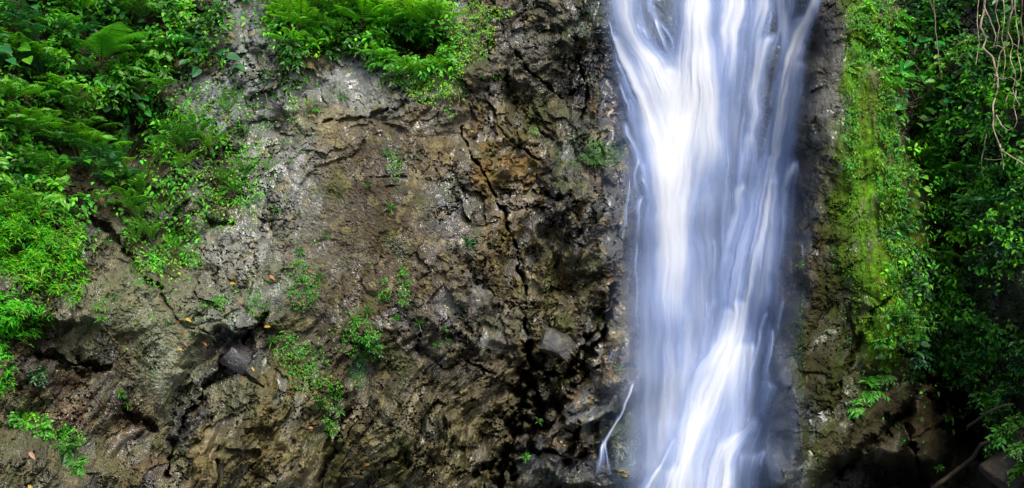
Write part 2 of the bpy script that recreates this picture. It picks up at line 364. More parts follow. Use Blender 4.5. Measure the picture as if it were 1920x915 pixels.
# right half of the big face: dark broken rock with ochre
pb(1060,200,140,260,(0.060,0.053,0.042),.85,0,.36); pb(1125,160,50,200,(0.036,0.037,0.038),.85,0,.25); pb(960,120,60,90,(0.13,0.12,0.095),.7)
pb(960,330,60,120,OCH,.75); pb(930,290,40,60,(0.23,0.13,0.05),.7); pb(1000,230,70,50,(0.12,0.1,0.035),.7); pb(960,480,50,80,(0.17,0.12,0.05),.7)
pb(1090,430,90,120,(0.038,0.034,0.028),.85,0,.26); pb(1030,470,50,50,(0.12,0.105,0.06),.6); pb(1060,560,90,90,(0.075,0.06,0.03),.8,0,.36)
pb(1010,580,40,120,(0.16,0.13,0.06),.7); pb(1165,300,34,260,(0.034,0.033,0.033),.85,-4,.24); pb(1172,560,38,150,(0.042,0.036,0.030),.85,0,.26); pb(1130,680,60,60,(0.11,0.07,0.018),.8); pb(1080,820,110,110,(0.04,0.027,0.015),.85,0,.3)
pb(1130,760,60,50,(0.06,0.06,0.062),.8,0,.25); pb(1020,780,22,110,BLK,.9,8); pb(1160,850,40,80,(0.04,0.07,0.012),.7); pb(1110,290,60,28,(0.05,0.12,0.008),.6); pb(1060,880,120,40,(0.03,0.028,0.026),.8,0,.25)
# channel behind the water: dark wet slate
paint((0.030,0.036,0.048), .92, sstep(1165,1200,bx+ -0.06*by)*(1-sstep(1470,1500,bx+0.06*by)), .3)
pb(1115,40,28,60,(0.045,0.075,0.045),.7,0,.35); pb(1250,50,36,70,(0.03,0.05,0.05),.8,0,.3)
# buttress right of the fall
pb(1550,200,60,330,(0.038,0.036,0.032),.9,0,.36); pb(1530,640,70,260,(0.045,0.037,0.016),.9); pb(1580,420,60,260,(0.055,0.048,0.012),.8); pb(1600,720,60,120,(0.045,0.042,0.014),.8); pb(1470,820,50,100,(0.06,0.065,0.068),.85,0,.3)
pb(1560,130,30,40,(0.10,0.095,0.085),.6); pb(1570,170,20,20,(0.16,0.15,0.12),.5)
pb(1545,660,60,150,(0.036,0.032,0.013),.85,0,.62)
# forward wall on the right: earth, darkened to paint its shade
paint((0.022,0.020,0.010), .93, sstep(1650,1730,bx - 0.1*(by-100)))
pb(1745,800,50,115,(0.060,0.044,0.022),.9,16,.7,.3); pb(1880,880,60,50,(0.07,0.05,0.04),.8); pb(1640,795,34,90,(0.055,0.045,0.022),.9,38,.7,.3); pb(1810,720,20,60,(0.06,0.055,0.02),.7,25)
pb(1650,905,110,45,(0.008,0.007,0.006),.95)  # near-black colour paints the shade inside the low cave
pb(1128,752,80,34,(.045,.047,.05),.9,-28,.2,.3); pb(1058,818,46,46,(.050,.030,.014),.85,20,.28,.3); pb(1095,884,90,28,(.034,.036,.038),.9,8,.2,.3); pb(1150,640,44,80,(.075,.052,.016),.7,12,.3,.4); pb(1175,830,28,70,(.05,.06,.014),.7,0,.3,.4)
pb(1468,815,42,120,(.055,.062,.068),.92,5,.26,.3); pb(1440,895,42,46,(.055,.06,.064),.9,0,.26,.3); pb(1008,880,46,40,(.04,.042,.044),.85,0,.22,.3)
# soil under the thicket, darkened to paint the shade between plants
SHADED_SOIL=(0.026,0.024,0.010)
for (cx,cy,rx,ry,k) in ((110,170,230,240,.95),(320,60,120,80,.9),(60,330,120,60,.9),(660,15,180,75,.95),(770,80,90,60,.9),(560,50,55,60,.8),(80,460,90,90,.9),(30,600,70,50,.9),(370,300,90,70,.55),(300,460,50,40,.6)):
    pb(cx,cy,rx,ry,SHADED_SOIL,k,0,.8,.35)
# yellow-green moss down the edge of the buttress
mst = np.clip(0.35+1.3*fbm(PX/14, PY/60, 160, 4), 0, 1)
pb(1612,150,34,170,MOSS,.0)
for (cx,cy,rx,ry,k,rot) in ((1618,200,34,230,.98,-3),(1652,440,70,200,.98,-8),(1655,590,45,90,.85,0),(1600,520,50,140,.5,0),(1585,650,40,140,.35,0),(1500,640,12,90,.55,0),(1530,830,30,90,.35,0)):
    paint(MOSS if k > .6 else MOSD, k, blob(bx, by, cx, cy, rx, ry, rot, .55)*(0.30+0.70*mst), .85)
# vertical run-off streaks, speckled lichen, per-facet tone
st = fbm(wx/13, wy/190, 170, 4); C *= (1 + 0.30*st*(1-lowmix)*(PX > 480))[..., None]
fv = 0.20*R2 + 0.30*R3 + 0.42*R4 + 0.40*R5
C *= (0.30 + .66 + (fv-.66)*(1-.5*calm))[..., None]
paint((.115,.12,.13), .5, slick*(PX < 1180)*(PX > 160)*sstep(-.2, .3, fbm(PX/100, PY/100, 751, 3)))
paint((.27,.22,.12), .6, (R5 > .88)*(PX < 1180)*1.0); paint((.02,.016,.010), .75, crev*(PX < 1600))
RG = RG + .22*(R6-.5) + .16*(R4-.5)
lich = sstep(.25, .6, fbm(PX/9, PY/9, 180, 3))*sstep(0.1, .5, fbm(PX/120, PY/120, 190, 3))
paint((0.36,0.37,0.33), .45, lich*(PX < 1180)*(PX > 180)); 
mg = sstep(.15, .55, fbm(PX/60, PY/80, 200, 5))*sstep(1190, 1150, PX)
paint((0.065,0.085,0.022), .5, mg)
ol = sstep(-.1, .5, fbm(PX/100, PY/70, 203, 5))*sstep(640, 420, PX)*sstep(380, 520, PY)
paint((0.155,0.160,0.085), .55, ol)
oc = sstep(.3, .6, fbm(PX/45, PY/60, 207, 5))*sstep(1190, 1150, PX)*sstep(850, 900, PX+0.2*PY-200)
paint((0.2,0.115,0.03), .5, oc)
RG = RG - .22*slick
wet = sstep(.62, .30, RG + .1*fbm(PX/50, PY/60, 745, 3))
RG = np.where((R6 > .70), RG - .26*wet, RG); RG = np.where((R4 > .8), RG - .16*wet, RG)
RG = np.clip(RG - 0.18*sstep(.2, .6, fbm(PX/70, PY/90, 210, 4)) + 0.05, .13, .9)
lum = C@np.array([.3,.6,.1]); C = np.clip(lum[..., None] + (C-lum[..., None])*1.28, 0.003, .8)*np.array([.68, .725, .69])
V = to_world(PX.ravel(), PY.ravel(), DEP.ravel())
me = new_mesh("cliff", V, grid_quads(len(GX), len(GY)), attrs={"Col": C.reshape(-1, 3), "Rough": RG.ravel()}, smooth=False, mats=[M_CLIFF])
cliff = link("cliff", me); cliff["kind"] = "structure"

_ix = lambda v, G: np.clip(np.searchsorted(G, v), 0, len(G)-1)
def depth_at(px, py): return DEP[_ix(np.asarray(py), GY), _ix(np.asarray(px), GX)]
def front_at(px, py, r=10):
    """depth of the nearest rock within r pixels"""
    j0, j1 = _ix(py-r, GY), _ix(py+r, GY)+1; i0, i1 = _ix(px-r, GX), _ix(px+r, GX)+1
    return float(DEP[j0:j1, i0:i1].min())

# plunge pool under the fall
mp, nt, b = mat("pool_water"); b.inputs["Base Color"].default_value = (0.02, 0.05, 0.05, 1); b.inputs["Roughness"].default_value = 0.12
nn = N(nt, "ShaderNodeTexNoise"); nn.inputs["Scale"].default_value = 2.5; nn.inputs["Detail"].default_value = 5
bp = N(nt, "ShaderNodeBump"); bp.inputs["Strength"].default_value = .4; bp.inputs["Distance"].default_value = .1
nt.links.new(nn.outputs[0], bp.inputs["Height"]); nt.links.new(bp.outputs[0], b.inputs["Normal"])
g = np.linspace(-40, 40, 41); gx, gy = np.meshgrid(g, np.linspace(-60, 6, 34))
pool = link("pool", new_mesh("pool", np.stack([gx.ravel(), gy.ravel(), -0.35+0*gx.ravel()], -1), grid_quads(41, 34), mats=[mp], smooth=True)); pool["kind"] = "structure"
# ------------------------------------------------------------------ the waterfall
_sx = np.arange(1080, 1600, 4.0); _sy = np.arange(-200, 1000, 4.0)
_SX, _SY = np.meshgrid(_sx, _sy); _F = depth_at(_SX, _SY)
for _ in range(3):                                                     # the rock's nearest depth around each point, then smoothed
    for ax in (0, 1):
        for sh in (-1, 1): _F = np.minimum(_F, np.roll(_F, sh, ax))
for _ in range(45):
    for ax in (0, 1): _F = (np.roll(_F, 1, ax) + _F*2 + np.roll(_F, -1, ax))/4
def front_smooth(x, y):
    fx = np.clip((x-_sx[0])/4, 0, len(_sx)-1.01); fy = np.clip((y-_sy[0])/4, 0, len(_sy)-1.01)
    i = fx.astype(int); j = fy.astype(int); u = fx-i; v = fy-j
    return (_F[j, i]*(1-u)+_F[j, i+1]*u)*(1-v) + (_F[j+1, i]*(1-u)+_F[j+1, i+1]*u)*v
def water_part(name, strokes, off, parent, step=1.6, streak=1.0, relief=.16, maxd=.985, gain=1.0, fat=1.0):
    """one sheet of falling water: strokes are polylines of (px, py, half width, density)"""
    pts = np.array([p for s in strokes for p in s], float)
    x0 = (pts[:, 0]-pts[:, 2]*1.8).min(); x1 = (pts[:, 0]+pts[:, 2]*1.8).max(); y0 = max(pts[:, 1].min()-6, -160); y1 = min(pts[:, 1].max()+6, 985)
    gx = np.arange(x0, x1+step, step); gy = np.arange(y0, y1+step*1.6, step*1.6)
    X, Y = np.meshgrid(gx, gy)
    T = np.ones(X.shape)
    wob = 1.8*fbm(X/26, Y/80, 300+len(strokes), 3) + 5*fbm(X/70, Y/75, 310, 3)
    for k, s in enumerate(strokes):
        s = sorted(s, key=lambda p: p[1])
        ys = np.array([p[1] for p in s], float)
        # smooth centre line, width and density along the drop
        def ip(i):
            v = np.array([p[i] for p in s], float)
            f = np.interp(gy, ys, v)
            n = max(3, int(16/step)); kx = np.hanning(n+2)[1:-1]; kx /= kx.sum()
            return np.convolve(np.pad(f, n, mode='edge'), kx, 'same')[n:-n]
        cx, hw, dn = ip(0)[:, None], ip(2)[:, None]*fat, ip(3)[:, None]
        u = (X + wob - cx)/np.maximum(hw, .8)
        prof = np.exp(-np.abs(u)**2.4*1.1)
        # rounded head where the water tips over a step, soft tail
        if hw.max() < 13:                                               # a thin strand spreads and thins out below its head
            tl = np.clip((gy-ys[0])/(ys[-1]-ys[0]), 0, 1)[:, None]; hw = hw*(.7+1.1*tl); dn = dn*(1.05-.6*tl)
        top = sstep(ys[0]-3, ys[0] + 10 + 0.35*hw, Y - 0.35*hw*np.minimum(u*u, 2)) if ys[0] > -20 else 1.0
        end = 1 - sstep(ys[-1]-0.35*(ys[-1]-ys[0]), ys[-1]+4, Y) if ys[-1] < 915 else 1.0
        fil = fbm(u*np.clip(hw/13.0, 1.0, 3.4)+7.7*k, Y/240.0+3.1*k, 400+k, 4)
        fil2 = fbm(u*np.clip(hw/4.5, 1.2, 9)+1.7*k, Y/170.0+5.1*k, 480+k, 3)
        a = gain*prof*dn*top*end*np.clip(1 + streak*(0.6*fil + 0.13*fil2), .1, 1.6)
        T *= 1-np.clip(a, 0, .97)
    A = np.minimum(1-T, maxd)
    D = front_smooth(X, Y) + off + .06 - relief*A*(1 + .12*fbm(X/30, Y/160, 333, 2))
    Vw = to_world(X.ravel(), Y.ravel(), D.ravel())
    Q = grid_quads(len(gx), len(gy)); a = A.ravel()
    Q = Q[a[Q].max(1) > .012]
    use = np.unique(Q); re = np.full(len(Vw), -1); re[use] = np.arange(len(use))
    me = new_mesh(name, Vw[use], re[Q], attrs={"Density": a[use]}, smooth=True, mats=[M_FALL])
    return link(name, me, parent)
fall = link("waterfall", None); fall.location = (0, 0, 0)
tag(fall, "tall silky white waterfall pouring between brown cliff and mossy buttress", "waterfall")

SHEET = [   # broad thin water that lets the dark rock through
    [(1190,-60,40,.45),(1200,60,44,.5),(1222,180,56,.65),(1255,320,70,.8),(1270,480,75,.8),(1275,620,80,.75),(1270,800,85,.7),(1275,930,95,.7)],
    [(1330,-60,60,.7),(1330,100,60,.75),(1325,260,75,.85),(1312,400,78,.55),(1322,480,66,.34),(1326,600,60,.34),(1340,700,76,.6),(1330,930,110,.75)],
    [(1400,-60,60,.45),(1400,60,54,.3),(1400,200,54,.3),(1425,340,60,.55),(1420,480,60,.65),(1405,640,62,.65),(1385,780,62,.6),(1350,930,80,.65)],
    [(1500,-60,26,.25),(1488,60,24,.2),(1474,200,24,.3),(1462,330,26,.4),(1450,470,28,.45),(1440,600,26,.35),(1432,700,20,.25)],
    [(1232,330,34,.3),(1228,520,38,.35),(1228,700,44,.4),(1232,930,48,.35)],
]
MAIN = [    # the dense white chutes
    [(1165,-60,30,.75),(1172,20,30,.8),(1180,60,34,.8),(1200,85,36,.85),(1222,110,42,.98),(1236,150,42,.95),(1256,200,42,.85),(1276,260,46,.8)],
    [(1150,62,10,.7),(1165,95,14,.75),(1185,135,20,.8),(1205,180,26,.85),(1225,230,32,.9),(1245,300,38,.92),(1256,400,40,.74),(1258,520,40,.62),(1258,660,42,.5),(1258,800,44,.42)],
    [(1302,-60,32,.85),(1300,20,34,.9),(1296,80,34,.92),(1296,130,40,.97),(1290,190,54,1.0),(1284,250,58,1.0),(1278,310,54,.93),(1270,380,46,.82),(1264,470,42,.7),(1260,600,42,.5),(1262,760,44,.35)],
    [(1258,122,16,.75),(1250,160,18,.7),(1254,210,18,.6),(1262,260,20,.5)],
    [(1318,-60,20,.8),(1322,60,24,.8),(1330,130,26,.82),(1332,200,28,.8),(1336,280,30,.72),(1338,360,28,.55),(1342,440,24,.35)],
]
RIGHT = [   # strands over the steps on the right
    [(1372,-60,16,.7),(1366,10,18,.75),(1356,60,16,.7),(1350,120,16,.6),(1350,200,14,.45),(1352,280,14,.3)],
    [(1400,-60,16,.6),(1392,20,16,.7),(1380,60,15,.65),(1376,130,14,.5),(1374,230,13,.4)],
    [(1438,-40,14,.65),(1432,10,15,.75),(1420,50,14,.65),(1412,110,13,.55),(1408,200,12,.5),(1412,300,12,.4),(1416,390,12,.3)],
    [(1448,60,12,.7),(1438,78,12,.7),(1426,120,11,.6),(1418,200,10,.5),(1412,290,10,.35)],
    [(1462,-60,8,.6),(1462,20,8,.7),(1464,40,9,.6),(1470,90,7,.5),(1468,150,6,.4)],
    [(1484,-40,9,.6),(1480,15,10,.7),(1474,40,9,.6),(1472,80,7,.45),(1472,120,6,.3)],
    [(1534,-30,7,.8),(1524,10,8,.9),(1514,35,9,.95),(1504,60,10,.95),(1492,85,12,.9),(1482,115,13,.9),(1474,150,13,.85),(1466,190,13,.85),(1460,240,14,.85),(1452,290,15,.85),(1440,330,17,.85),(1428,370,20,.85),(1418,420,22,.85),(1408,470,24,.8),(1398,520,22,.7),(1388,570,20,.5)],
    [(1512,22,12,.6),(1500,34,12,.6),(1490,60,10,.5),(1484,100,8,.4)],
    [(1498,112,7,.5),(1494,140,8,.5),(1488,200,9,.45),(1482,260,9,.45),(1474,310,8,.5),(1466,350,8,.5),(1462,420,8,.45),(1460,500,8,.4)],
    [(1404,248,9,.45),(1394,290,11,.5),(1386,330,12,.45),(1380,400,12,.4)],
    [(1444,318,8,.7),(1452,330,7,.6),(1448,380,8,.55),(1446,440,8,.4)],
    [(1490,300,5,.65),(1480,325,6,.7),(1472,355,6,.6),(1466,400,6,.5),(1462,460,6,.5),(1458,520,5,.4)],
    [(1394,342,8,.6),(1384,370,10,.6),(1376,420,12,.6),(1362,470,14,.55),(1352,520,14,.4)],
    [(1364,470,14,.4),(1370,540,16,.45),(1372,600,14,.4)],
]
MIDL = [    # the strands at the lip between the dark rocks
    [(1196,38,7,.75),(1200,52,8,.7),(1204,85,7,.55)],[(1208,48,6,.75),(1214,62,7,.7),(1222,95,6,.5)],
    [(1214,-30,10,.55),(1222,10,9,.6),(1230,30,6,.7),(1236,46,6,.65),(1244,70,5,.6),(1252,95,5,.5),(1260,120,5,.4)],
    [(1232,34,4,.8),(1238,60,3,.7),(1248,84,3,.7),(1258,110,3,.6)],[(1240,40,3,.5),(1254,66,4,.6),(1262,84,4,.6),(1266,110,4,.5)],
    [(1206,90,12,.6),(1222,105,12,.6),(1244,122,8,.5)],[(1280,40,6,.5),(1282,60,6,.5),(1280,110,8,.5)],
    [(1140,38,2.5,.5),(1146,58,3,.8),(1152,75,4,.8),(1156,100,5,.7),(1164,130,5,.6),(1170,160,4,.45)],
    [(1162,112,5,.5),(1170,130,6,.6),(1180,160,7,.55),(1190,195,8,.5)],
]
LOW = [
    [(1446,285,16,.5),(1440,330,24,.7),(1428,390,34,.8),(1410,460,42,.8),(1396,540,44,.8),(1384,610,42,.8),(1368,680,40,.75),(1346,760,40,.6),(1320,860,44,.5)],
    [(1452,330,9,.7),(1446,380,12,.7),(1438,440,14,.65),(1432,500,14,.6),(1424,580,14,.55),(1416,660,12,.4)],
       # the lower fan over the foot of the chute
    [(1384,560,10,.5),(1382,590,12,.75),(1378,620,18,.85),(1366,650,26,.9),(1350,690,32,.9),(1330,740,36,.9),(1310,800,40,.9),(1290,860,44,.9),(1270,930,50,.92)],
    [(1362,575,9,.6),(1358,600,10,.6),(1352,640,14,.6),(1330,670,18,.65),(1308,700,20,.7),(1298,760,20,.65),(1288,830,22,.6),(1276,930,24,.6)],
    [(1392,640,16,.6),(1386,700,16,.7),(1376,780,15,.65),(1362,840,16,.6),(1350,930,18,.6)],
    [(1410,640,9,.65),(1406,700,9,.7),(1400,760,9,.65),(1394,790,10,.6)],
    [(1412,780,10,.7),(1404,805,14,.9),(1386,815,20,.9),(1366,835,24,.9),(1352,870,26,.9),(1340,930,30,.92)],
    [(1448,615,4,.7),(1446,650,5,.8),(1440,680,6,.8),(1436,720,8,.75),(1430,760,7,.7),(1424,785,7,.7),(1412,800,7,.7)],
    [(1438,585,3,.7),(1430,615,4,.7),(1422,650,5,.65),(1412,690,5,.6),(1404,730,5,.5)],
    [(1466,560,3,.5),(1460,590,4,.6),(1454,640,4,.5)],
    [(1438,715,8,.7),(1446,722,9,.7),(1440,745,7,.7),(1434,775,6,.6),(1430,800,6,.6)],
    [(1418,845,14,.7),(1410,860,14,.8),(1402,885,10,.75),(1396,930,10,.75)],
    [(1436,842,5,.8),(1426,858,6,.8),(1418,885,8,.8),(1410,930,9,.8)],
    [(1394,848,6,.6),(1388,870,5,.55),(1382,930,6,.5)],
    [(1264,820,5,.4),(1252,846,6,.6),(1238,870,7,.75),(1224,892,9,.8),(1210,930,12,.8)],
    [(1234,872,6,.7),(1228,890,7,.7),(1220,930,9,.6)],
    [(1340,560,8,.35),(1326,590,5,.5),(1314,620,6,.5),(1304,660,7,.45)],
    [(1262,870,14,.5),(1255,930,18,.6)],
]
SIDE = [    # ragged water on the left margin
    [(1172,228,4,.5),(1176,250,6,.7),(1186,268,7,.7),(1196,290,7,.65),(1206,320,7,.6),(1214,360,8,.5),(1220,420,9,.4)],
    [(1166,152,4,.4),(1170,170,5,.6),(1178,200,5,.6),(1184,240,5,.5)],
    [(1210,270,7,.6),(1218,286,8,.6),(1222,320,8,.5)],[(1208,300,7,.6),(1212,320,8,.6),(1216,370,7,.45)],
    [(1200,296,4,.6),(1194,310,4,.6),(1190,332,3,.6),(1192,350,4,.7),(1196,370,4,.65)],
    [(1202,330,4,.6),(1210,346,4,.65),(1216,365,5,.5)],[(1206,366,5,.5),(1198,372,5,.65),(1194,395,4,.6),(1194,430,3.5,.55),(1192,460,3,.4)],
    [(1214,382,6,.5),(1210,410,6,.4),(1208,470,7,.3)],[(1220,362,8,.5),(1226,400,8,.4)],
    [(1182,180,6,.6),(1190,220,7,.6),(1196,256,7,.55),(1206,280,6,.4)],
]
water_part("thin_sheet", SHEET, -.10, fall, streak=.8, relief=.10, gain=.78)
water_part("main_chute", MAIN, -.34, fall, streak=.5, relief=.26, gain=.92)
water_part("stepped_strand", RIGHT, -.26, fall, streak=.8, gain=1.05, fat=1.3)
water_part("lip_strand", MIDL, -.40, fall, streak=.7)
water_part("lower_fan", LOW, -.42, fall, streak=.7, relief=.24, gain=.74, fat=1.15)
water_part("side_spray", SIDE, -.30, fall, streak=.9, gain=1.0)
_r = random.Random(5); FINE = []
while len(FINE) < 150:                                                 # fine strands that follow the run of the water
    x = _r.uniform(1150, 1505); y = _r.uniform(-40, 840); q = []; ln = _r.uniform(60, 230); hw = _r.uniform(1.2, 5.0); dn = _r.uniform(.2, .6)
    if y > 80 and x < 1190 + .05*y or (y > 300 and x > 1480-.05*y): continue
    if (1215 < x < 1300 and _r.random() < .6) or (1222 < x < 1275 and y < 60): continue
    for k in range(8):
        cl = 1150+.085*max(y, 0); cr = 1515-.085*max(y, 0); f = min(max((x-cl)/(cr-cl), 0), 1)
        sl = .30*(1-2*f)*(1 if y < 260 else .45) + (-.30*f if y > 620 else 0)
        q.append((x, y, hw*(.6+.12*k), dn*(1-.07*k))); y += ln/7; x += sl*ln/7 + _r.gauss(0, .6)
    FINE.append(q)
water_part("fine_strand", FINE, -.44, fall, streak=.8, relief=.10, gain=.75)

def rivulet(strokes, off, label):
    o = water_part("rivulet", strokes, off, None, step=.9, streak=1.5, relief=.05, gain=.85)
    return tag(o, label, "rivulet", "thin rivulets beside the main fall")
rivulet([[(1184,335,2,.8),(1180,360,2,.75),(1176,385,2.2,.7),(1172,410,3,.7),(1168,430,3,.7),(1168,460,2,.5)]], -.35, "broken thin white rivulet on black rock along the upper left side of the fall")
rivulet([[(1188,714,2,.8),(1182,730,3,.9),(1176,745,2.4,.9),(1173,757,2.4,.9),(1169,770,3,.95),(1160,785,2.2,1.),(1154,797,2.2,1.),(1146,810,2.6,1.1),(1138,824,4,1.1),(1133,840,4.6,1.),(1130,860,4.8,.8),(1128,892,5,.5)],
         [(1139,826,2,.8),(1140,860,2,.6),(1142,897,2.4,.4)],[(1134,828,3,.8),(1126,858,3.4,.6),(1120,895,4,.35)],[(1160,778,2.4,.5),(1152,800,2.4,.5),(1142,822,2.6,.5)]], -.35, "bright white rivulet twisting down the black rocks at the lower left of the fall")
rivulet([[(1193,452,1.6,.5),(1196,475,2,.6),(1195,520,1.5,.4),(1194,580,1.6,.5),(1196,640,1.8,.4)]], -.35, "hair-thin trickle dripping straight down bare rock beside the middle of the fall")
rivulet([[(1152,655,1.5,.5),(1146,668,2,.55),(1140,685,1.5,.4)],[(1158,652,1.2,.45),(1150,672,1.2,.4)]], -.3, "two short pale trickles sliding over brown rock above the twisting rivulet")
rivulet([[(1504,455,1.4,.45),(1508,475,1.8,.5),(1511,495,1.2,.35)],[(1486,480,1.4,.4),(1484,510,1.4,.4),(1488,530,1.6,.4)]], -.2, "pair of faint trickles on the dark buttress right of the fall")
# ------------------------------------------------------------------ foliage: materials and leaf shapes
def leaf_material(name, rough=.42, attr_col=False, gloss=.04):
    m, nt, b = mat(name); nt.nodes.remove(b)
    t = N(nt, "ShaderNodeAttribute", attribute_name="Tint")
    if attr_col:
        base = t.outputs["Color"]
    else:
        oi = N(nt, "ShaderNodeObjectInfo")
        mx = N(nt, "ShaderNodeVectorMath", operation='MULTIPLY'); nt.links.new(oi.outputs["Color"], mx.inputs[0]); nt.links.new(t.outputs["Color"], mx.inputs[1])
        base = mx.outputs[0]
    di = N(nt, "ShaderNodeBsdfDiffuse"); nt.links.new(base, di.inputs["Color"])
    ty = N(nt, "ShaderNodeVectorMath", operation='MULTIPLY'); ty.inputs[1].default_value = (1.5, 1.35, .6); nt.links.new(base, ty.inputs[0])
    tr = N(nt, "ShaderNodeBsdfTranslucent"); nt.links.new(ty.outputs[0], tr.inputs["Color"])
    m1 = N(nt, "ShaderNodeMixShader"); m1.inputs[0].default_value = .42
    nt.links.new(di.outputs[0], m1.inputs[1]); nt.links.new(tr.outputs[0], m1.inputs[2])
    gl = N(nt, "ShaderNodeBsdfGlossy"); gl.inputs["Roughness"].default_value = rough; gl.inputs["Color"].default_value = (1, 1, 1, 1)
    m2 = N(nt, "ShaderNodeMixShader"); m2.inputs[0].default_value = gloss
    nt.links.new(m1.outputs[0], m2.inputs[1]); nt.links.new(gl.outputs[0], m2.inputs[2])
    nt.links.new(m2.outputs[0], nt.nodes["Material Output"].inputs["Surface"])
    return m
M_LEAF = leaf_material("leaf"); M_MASS = leaf_material("massed_leaf", .45, True, .018)
def plain_mat(name, c, r=.7):
    m, nt, b = mat(name)
    n = N(nt, "ShaderNodeTexNoise"); n.inputs["Scale"].default_value = 30; n.inputs["Detail"].default_value = 5
    tc = N(nt, "ShaderNodeTexCoord"); nt.links.new(tc.outputs["Object"], n.inputs["Vector"])
    mr = N(nt, "ShaderNodeMapRange"); mr.inputs[1].default_value = .3; mr.inputs[2].default_value = .7; mr.inputs[3].default_value = .55; mr.inputs[4].default_value = 1.4
    nt.links.new(n.outputs[0], mr.inputs[0])
    mx = N(nt, "ShaderNodeVectorMath", operation='SCALE'); mx.inputs[0].default_value = c; nt.links.new(mr.outputs[0], mx.inputs["Scale"])
    nt.links.new(mx.outputs[0], b.inputs["Base Color"]); b.inputs["Roughness"].default_value = r
    return m
M_STEM = plain_mat("stem", (0.07, 0.06, 0.025)); M_ROOT = plain_mat("bare_root", (0.36, 0.29, 0.20)); M_ROOTD = plain_mat("brown_root", (0.13, 0.09, 0.055))

SHAPES = {  # (across, along, lift) rows, then triangles and quads
    'blade':   ([(0,0,0),(-.5,.4,.16),(0,1,-.05),(.5,.4,.16),(0,.42,0)], [(0,4,1),(1,4,2),(0,3,4),(4,3,2)], []),
    'oval':    ([(0,0,0),(0,.33,0),(0,.7,0),(0,1,0),(-.42,.25,.12),(-.42,.62,.12),(.42,.25,.12),(.42,.62,.12)],
                [(0,1,4),(5,2,3),(0,6,1),(7,3,2)], [(4,1,2,5),(1,6,7,2)]),
    'broad':   ([(0,0,0),(0,.3,-.02),(0,.6,-.03),(0,.85,-.03),(0,1,-.05),(-.3,-.06,.05),(-.5,.22,.12),(-.46,.52,.13),(-.25,.82,.07),(.3,-.06,.05),(.5,.22,.12),(.46,.52,.13),(.25,.82,.07)],
                [(0,5,6),(8,3,4),(0,10,9),(12,4,3)], [(0,6,7,1),(1,7,8,2),(0,1,11,10),(1,2,12,11)]),
}
SHAPES['broad'][1].extend([(2,8,3),(2,3,12)])
MASS_GAIN = 1.6
class Leaves:
    def __init__(self): self.V=[]; self.T=[]; self.Q=[]; self.C=[]; self.n=0; self.mt=[]; self.mq=[]
    def add(self, shape, P, D, Nm, L, W, droop=0.0, tint=None, m=0):
        P = np.atleast_2d(np.asarray(P, float)); n = len(P)
        D = np.broadcast_to(np.asarray(D, float), P.shape); Nm = np.broadcast_to(np.asarray(Nm, float), P.shape)
        D = D/np.maximum(np.linalg.norm(D, axis=1, keepdims=True), 1e-6)
        X = np.cross(D, Nm); X /= np.maximum(np.linalg.norm(X, axis=1, keepdims=True), 1e-6)
        Z = np.cross(X, D)
        L = np.broadcast_to(np.asarray(L, float), (n,)); W = np.broadcast_to(np.asarray(W, float), (n,)); dr = np.broadcast_to(np.asarray(droop, float), (n,))
        S = np.array(SHAPES[shape][0])
        v = P[:, None] + D[:, None]*(S[None, :, 1, None]*L[:, None, None]) + X[:, None]*(S[None, :, 0, None]*W[:, None, None]) + Z[:, None]*(S[None, :, 2, None]*W[:, None, None])
        v[:, :, 2] -= dr[:, None]*L[:, None]*S[None, :, 1]**2
        k = len(S); off = self.n + np.arange(n)[:, None, None]*k
        t = np.array(SHAPES[shape][1], int).reshape(-1, 3); q = np.array(SHAPES[shape][2], int).reshape(-1, 4)
        if len(t): self.T.append((off + t[None]).reshape(-1, 3)); self.mt.append(np.full(n*len(t), m))
        if len(q): self.Q.append((off + q[None]).reshape(-1, 4)); self.mq.append(np.full(n*len(q), m))
        if tint is None: tint = np.ones((n, 3))
        self.C.append(np.repeat(np.broadcast_to(np.asarray(tint, float), (n, 3)), k, 0))
        self.V.append(v.reshape(-1, 3)); self.n += n*k
    def tube(self, pts, r0, r1, m=1, sides=4, tint=(1,1,1)):
        pts = np.asarray(pts, float); k = len(pts)
        tg = np.gradient(pts, axis=0); tg /= np.maximum(np.linalg.norm(tg, axis=1, keepdims=True), 1e-6)
        up = np.array([.3, .2, .93]); a = np.cross(tg, up); a /= np.maximum(np.linalg.norm(a, axis=1, keepdims=True), 1e-6); b = np.cross(tg, a)
        r = np.linspace(r0, r1, k); th = np.arange(sides)*2*np.pi/sides
        v = pts[:, None] + r[:, None, None]*(np.cos(th)[None, :, None]*a[:, None] + np.sin(th)[None, :, None]*b[:, None])
        i = np.arange(k*sides).reshape(k, sides)
        q = np.stack([i[:-1], np.roll(i[:-1], -1, 1), np.roll(i[1:], -1, 1), i[1:]], -1).reshape(-1, 4) + self.n
        self.Q.append(q); self.mq.append(np.full(len(q), m)); self.V.append(v.reshape(-1, 3)); self.C.append(np.repeat([tint], k*sides, 0)); self.n += k*sides
    def mesh(self, name, mats, smooth=False):
        T = np.concatenate(self.T) if self.T else np.zeros((0, 3), int); Q = np.concatenate(self.Q) if self.Q else np.zeros((0, 4), int)
        mi = np.concatenate(self.mq + self.mt) if len(mats) > 1 else None
        return new_mesh(name, np.concatenate(self.V), Q, T, {"Tint": np.concatenate(self.C)}, smooth, mats, mi)
def tints(n, lo=.7, hi=1.35, yellow=.25):
    k = RNG.uniform(lo, hi, (n, 1)); y = RNG.uniform(-yellow, yellow, (n, 1))
    return k*np.concatenate([1+1.6*np.maximum(y, -.2), 1+.0*y, 1-.5*y], 1)

